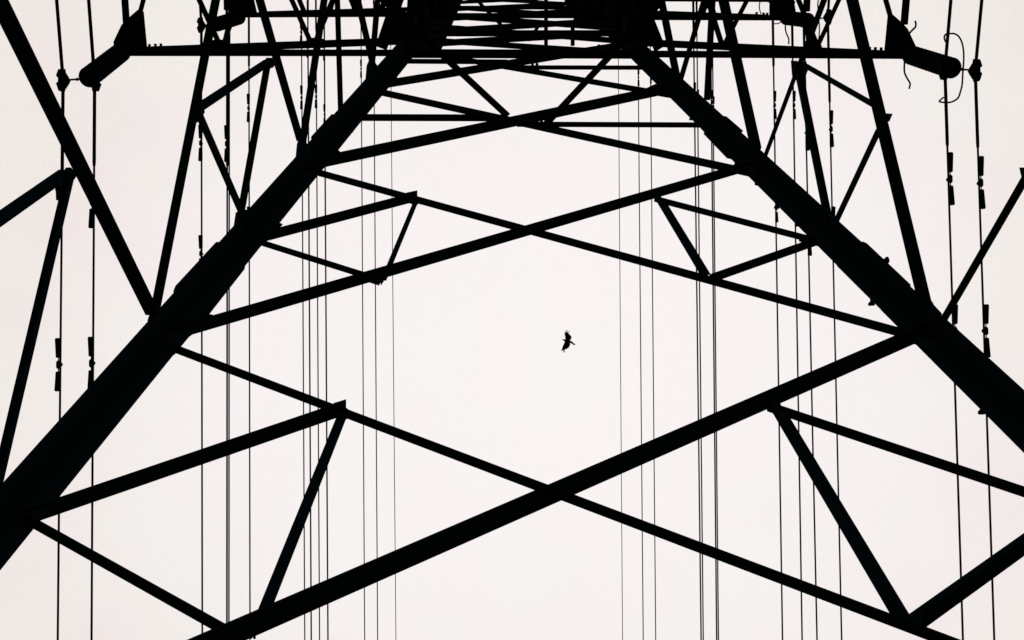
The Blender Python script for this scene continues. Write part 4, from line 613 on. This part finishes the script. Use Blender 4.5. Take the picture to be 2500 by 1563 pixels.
BIRD = [[-0.233,0.0519],[-0.2079,0.0607],[-0.1324,0.0607],[-0.0821,0.0607],[-0.067,0.1022],[-0.0821,0.1839],[-0.101,0.2845],[-0.1073,0.3286],[-0.0758,0.3374],[-0.0783,0.4355],[-0.0695,0.4418],[-0.0469,0.3726],[-0.0318,0.3977],[-0.0255,0.4732],[-0.0129,0.4795],[-0.0041,0.448],[-0.0129,0.3789],[0.016,0.3663],[0.0374,0.4669],[0.0512,0.4732],[0.0562,0.448],[0.0374,0.36],[0.0625,0.3499],[0.1128,0.4355],[0.1254,0.4355],[0.1166,0.3914],[0.0713,0.3097],[0.1254,0.272],[0.1694,0.2217],[0.2097,0.1588],[0.2097,0.1185],[0.1657,0.1047],[0.2047,0.0644],[0.1883,0.0456],[0.1254,0.033],[0.1569,0.0016],[0.2575,-0.0613],[0.2889,-0.1028],[0.3895,-0.1582],[0.3141,-0.1959],[0.2826,-0.1808],[0.1443,-0.0903],[0.1468,-0.1494],[0.1292,-0.2185],[0.0877,-0.294],[0.05,-0.3342],[0.0311,-0.3342],[-0.0192,-0.382],[-0.0444,-0.3669],[-0.0947,-0.3946],[-0.0758,-0.5141],[-0.0846,-0.5304],[-0.1047,-0.5204],[-0.1261,-0.4135],[-0.1387,-0.4198],[-0.1513,-0.5078],[-0.1701,-0.5204],[-0.1764,-0.5015],[-0.1639,-0.4298],[-0.189,-0.4261],[-0.2104,-0.4827],[-0.2267,-0.4852],[-0.2142,-0.4261],[-0.2582,-0.4449],[-0.2557,-0.4323],[-0.2142,-0.3883],[-0.2079,-0.3317],[-0.1701,-0.2185],[-0.1135,-0.0928],[-0.0947,-0.0487],[-0.1135,-0.0173],[-0.1576,0.0078],[-0.2079,0.0368]]
BIRDPOS = [2.368,17.767,61.008]
EXV = [0.999,0.042,0.0]
EYV = [-0.042,0.999,0.0]
AX = [0.4,0.172,0.0]

# ------------------------------------------------------------------ ground: a hill shoulder falling away under the front span
bm = bmesh.new(); xs = [-3000, -1000, -400, -150, -60, -25, -10, 0, 10, 25, 60, 150, 400, 1000, 3000]; ys = [-3000, -1200, -500, -200, -80, -30, -12, 0, 6, 12, 25, 50, 90, 150, 220, 300, 500, 900, 3000]
def gz(x, y):
    z = 0.0
    if y > 5: z -= (min(y, 220) - 5) * .36 * min(1, (y - 5) / 20)
    if abs(x) > 12: z -= (min(abs(x), 400) - 12) * .05
    return z + .25 * math.sin(x * .13 + y * .07) * min(1, max(0, (abs(x) + abs(y) - 14)) / 20)
gv = [[bm.verts.new((x, y, gz(x, y))) for x in xs] for y in ys]
for j in range(len(ys) - 1):
    for i in range(len(xs) - 1): bm.faces.new((gv[j][i], gv[j][i + 1], gv[j + 1][i + 1], gv[j + 1][i]))
g = obj('ground', bm, M_GROUND, smooth=True); g['kind'] = 'structure'

# ------------------------------------------------------------------ the tower
AXP = V((AX[0], AX[1], 0))
tower = thing('lattice_tower', 'huge black steel lattice transmission tower seen from below between its splayed legs', 'pylon', AXP)
T1 = V((0, 0, 0))
legobj = []
for i, (a, b, e1, e2, w1, w2) in enumerate(LEGS):
    bm = bmesh.new(); t = .026 if i < 4 else .02
    a, b, e1, e2 = V(a), V(b), V(e1), V(e2)
    prism(bm, a, b, lsec(e1, e2, w1[0], w2[0], t), lsec(e1, e2, w1[1], w2[1], t))
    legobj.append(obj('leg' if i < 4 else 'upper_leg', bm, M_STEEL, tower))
frontleg = {-1: legobj[0], 1: legobj[2]}
for sg, pts, n in SPLICES:
    bm = bmesh.new(); slab(bm, pts, n, .018)
    c = sum((V(p) for p in pts), V((0, 0, 0))) / len(pts)
    P = [V(p) for p in pts]
    e0, e1 = P[1], P[2]
    for k in range(7):
        q = e0.lerp(e1, (k + .5) / 7); q = q + (c - q) * .45
        hexbolt(bm, q, n, .012)
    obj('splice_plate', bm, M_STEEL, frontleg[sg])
for i, (a, b) in enumerate(STEPS):
    a, b = V(a), V(b); d = (b - a).normalized(); bm = bmesh.new()
    tube(bm, [a - d * .08, b - d * .03], .011, 8)
    tube(bm, [b - d * .035, b - d * .02, b - d * .004, b], [.014, .028, .028, .018], 10)
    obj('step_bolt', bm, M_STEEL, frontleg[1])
arms = {}
armbm = {}
PARTNAME = {'chord', 'tip_strut'}
for name, key, a, b, e1, e2, w_, t_ in MEMBERS:
    if key != 'tower' and name in PARTNAME:
        angle(armbm.setdefault(key, bmesh.new()), a, b, e1, e2, w_, t_)
for key, bm in armbm.items():
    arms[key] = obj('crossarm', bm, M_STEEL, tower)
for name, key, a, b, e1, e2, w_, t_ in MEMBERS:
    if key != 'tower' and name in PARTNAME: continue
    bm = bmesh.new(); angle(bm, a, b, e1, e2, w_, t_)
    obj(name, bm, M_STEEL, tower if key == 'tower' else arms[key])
for name, key, pts, n, th in PLATES:
    bm = bmesh.new(); slab(bm, pts, n, th)
    P = [V(p) for p in pts]; c = sum(P, V((0, 0, 0))) / len(P)
    for k, p in enumerate(P):
        if k % 2 == 0: hexbolt(bm, c.lerp(p, .4), n, .010)
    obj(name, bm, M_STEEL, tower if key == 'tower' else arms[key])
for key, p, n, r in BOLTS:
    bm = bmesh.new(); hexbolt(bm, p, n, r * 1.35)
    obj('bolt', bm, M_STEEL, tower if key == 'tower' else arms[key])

# ------------------------------------------------------------------ insulator strings with yoke and clamps
EX, EY = V(EXV), V(EYV)
FD = V((EY.x * math.cos(.314), EY.y * math.cos(.314), -math.sin(.314)))
ORD = {'1': 'lowest', '2': 'second', '3': 'third', '4': 'fourth', '5': 'fifth', '6': 'topmost'}
CL = [(-9.6, -26), (0, -26), (6, -19), (13.6, -7), (17, 1.4), (13.6, 8.7), (7, 19), (1.4, 26), (-8.7, 26), (-14.5, 8.7), (-10, 4.3), (-10, -4.3), (-15, -10)]
for key, top, end, ci, co in STRINGS:
    sd = 'left' if key[0] == 'L' else 'right'; sg = -1 if sd == 'left' else 1
    t = thing('insulator_string', 'stout ribbed insulator string with yoke and twin clamps hanging from the %s %s crossarm tip' % (ORD[key[1]], sd), 'insulator', V(top), 'insulator strings at the crossarm tips')
    top, end, ci, co = V(top), V(end), V(ci), V(co); Ln = (end - top).length
    bm = bmesh.new(); n = 12; s0, s1 = .10, Ln - .06; sp = (s1 - s0) / n; prof = [(s0 - .02, .04)]
    for k in range(n):
        s = s0 + k * sp; prof += [(s, .112), (s + sp * .25, .131), (s + sp * .5, .141), (s + sp * .75, .143), (s + sp * .88, .126), (s + sp * .97, .112)]
    prof += [(s1 + .03, .05)]
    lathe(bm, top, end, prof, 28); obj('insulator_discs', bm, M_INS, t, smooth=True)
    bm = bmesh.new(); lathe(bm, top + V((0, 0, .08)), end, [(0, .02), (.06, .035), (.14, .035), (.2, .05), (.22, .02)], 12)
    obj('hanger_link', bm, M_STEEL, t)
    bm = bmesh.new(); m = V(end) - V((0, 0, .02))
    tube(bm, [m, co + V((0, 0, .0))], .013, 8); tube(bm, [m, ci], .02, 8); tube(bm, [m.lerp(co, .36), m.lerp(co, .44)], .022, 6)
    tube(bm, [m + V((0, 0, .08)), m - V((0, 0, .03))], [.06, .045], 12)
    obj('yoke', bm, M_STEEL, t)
    nrm = EX.cross(FD).normalized()
    for c, s in ((co, -sg), (ci, sg)):
        bm = bmesh.new(); sc = 1 / 181.
        slab(bm, [c + EX * (x * sc * s) + FD * (y * sc) - EX * (s * .004) for x, y in CL], nrm, .07)
        tube(bm, [c - FD * .15, c - FD * .05, c + FD * .05, c + FD * .15], [.03, .043, .043, .03], 10)
        obj('suspension_clamp', bm, M_STEEL, t)

# ------------------------------------------------------------------ conductors, armour rods and dampers
ORDER = ['L1_outer', 'L1_inner', 'L2_outer', 'L2_inner', 'L3_outer', 'L3_inner', 'L4_outer', 'L5_outer', 'L4_inner', 'L5_inner', 'L6_outer', 'L6_inner', 'Lg',
         'Rg', 'R6_inner', 'R6_outer', 'R4_inner', 'R5_inner', 'R4_outer', 'R5_outer', 'R3_inner', 'R3_outer', 'R2_inner', 'R2_outer', 'R1_inner', 'R1_outer']
NUM = ['first', 'second', 'third', 'fourth', 'fifth', 'sixth', 'seventh', 'eighth', 'ninth', 'tenth', 'eleventh', 'twelfth', 'thirteenth']
for nm, A, F, r, ds, ae in WIRES:
    A, F = V(A), V(F); k = ORDER.index(nm); side = 'left' if k < 13 else 'right'; num = NUM[k] if k < 13 else NUM[25 - k]
    gw = nm.endswith('g')
    thick = 'hair-thin' if gw else ('thick' if nm[1] == '1' else ('medium' if nm[1] == '2' else 'thin'))
    cnt = {0: '', 1: ' with one visible damper', 2: ' with two visible dampers'}[len(ds)]
    lab = '%s black %s, the %s line counted from the %s edge%s' % (thick, 'earth wire' if gw else 'conductor', num, side, cnt)
    t = thing('earth_wire' if gw else 'conductor', lab, 'wire' if gw else 'cable', A, 'power lines running down the sky')
    bm = bmesh.new(); pts = []
    for s in (90, 60, 40, 20, 8, 3, 1): pts.append(A - EY * s - V((0, 0, .0009 * s * s)))
    pts.append(A)
    for s in (1, 3, 8, 20, 40, 60): pts.append(A + F * s)
    for s in (90, 130, 180): pts.append(A + F * s + V((0, 0, .0007 * (s - 60) ** 2)))
    tube(bm, pts, r, 10); obj('wire', bm, M_WIRE, t, smooth=True)
    if not gw:
        L_ = ae if ae else 1.3
        bm = bmesh.new(); LB_ = max(L_, 4.0)
        tube(bm, [A - EY * LB_, A - EY * (LB_ - .05), A, A + F * (L_ - .05), A + F * L_], [r * 1.3, r * 1.55, r * 1.55, r * 1.55, r * 1.3], 12)
        obj('armour_rod', bm, M_WIRE, t)
    sgx = -1 if side == 'left' else 1
    for s in ds:
        c = A + F * s; dn = V((0, 0, -1)) * .085; dn = dn - F * dn.dot(F) * .9
        if nm[1] == '1': u = F
        else: u = F
        bm = bmesh.new(); m0 = c + dn
        tube(bm, [m0 - u * .24, m0 - u * .1, m0, m0 + u * .1, m0 + u * .24], [.008] * 5, 8)
        tube(bm, [m0 - u * .055, m0 - u * .035, m0 + u * .035, m0 + u * .055], [.018, .032, .032, .018], 8)
        a_ = c - dn * .25; b_ = m0 + dn * .2; tube(bm, [a_, b_], [.03, .03], 6)
        dmp = obj('vibration_damper', bm, M_STEEL, t)
        for q in (-1, 1):
            bm = bmesh.new(); dr = dn.normalized() * .022
            tube(bm, [m0 + u * q * .09, m0 + u * q * .098, m0 + u * q * .34 + dr, m0 + u * q * .352 + dr], [.026, .036, .043, .032], 12)
            obj('damper_weight', bm, M_STEEL, dmp)

# ------------------------------------------------------------------ loose wire ends on the right-hand arms
def smooth_pts(P, k=5):
    P = [V(p) for p in P]; out = []
    for i in range(len(P) - 1):
        a, b, c, d = P[max(i - 1, 0)], P[i], P[i + 1], P[min(i + 2, len(P) - 1)]
        for j in range(k):
            t = j / k; out.append(.5 * ((2 * b) + (c - a) * t + (2 * a - 5 * b + 4 * c - d) * t * t + (3 * b - a - 3 * c + d) * t ** 3))
    return out + [P[-1]]
for label, pts, r in LOOSE:
    bm = bmesh.new(); sp = smooth_pts(pts); tube(bm, sp, r, 8)
    tag(obj('loose_wire', bm, M_WIRE, loc=sp[0], smooth=True), label, 'loose wire', 'loose wires at the right crossarm tips')

# ------------------------------------------------------------------ crow
bm = bmesh.new(); P = [V((x, y, 0)) for x, y in BIRD]
vs = [bm.verts.new(p) for p in P]; f = bm.faces.new(vs)
bmesh.ops.triangulate(bm, faces=[f]); 
for _ in range(2): bmesh.ops.subdivide_edges(bm, edges=[e for e in bm.edges if e.calc_length() > .08], cuts=1)
bmesh.ops.triangulate(bm, faces=bm.faces[:])
geom = bmesh.ops.extrude_face_region(bm, geom=bm.faces[:])
bmesh.ops.translate(bm, verts=[v for v in geom['geom'] if isinstance(v, bmesh.types.BMVert)], vec=(0, 0, -.02))
u = .0011865 * 1.06
ctr = lambda X, Y: V(((1340 + X / 15.12 - 1384) * u * 15.12, -(780 + Y / 15.12 - 832) * u * 15.12, 0))
spine = [(486, 746, .002), (520, 750, .012), (560, 760, .022), (600, 775, .036), (640, 795, .052), (690, 820, .060), (740, 835, .048), (790, 820, .03), (840, 855, .018), (900, 900, .012)]
tube(bm, [ctr(a, b) for a, b, r in spine], [r for a, b, r in spine], 12)
for v in bm.verts:                                   # wings raised a little towards the tips
    d = abs(v.co.y * .97 + v.co.x * .2); v.co.z -= .20 * max(0, d - .07) ** 1.3
R3 = Matrix((CAM_R, CAM_U, -CAM_D)).transposed()
bmesh.ops.transform(bm, matrix=R3.to_4x4(), verts=bm.verts)
bmesh.ops.translate(bm, verts=bm.verts, vec=V(BIRDPOS))
tag(obj('crow', bm, M_BIRD, loc=BIRDPOS), 'black crow gliding with spread finger-like wing feathers, alone in the open sky', 'bird')
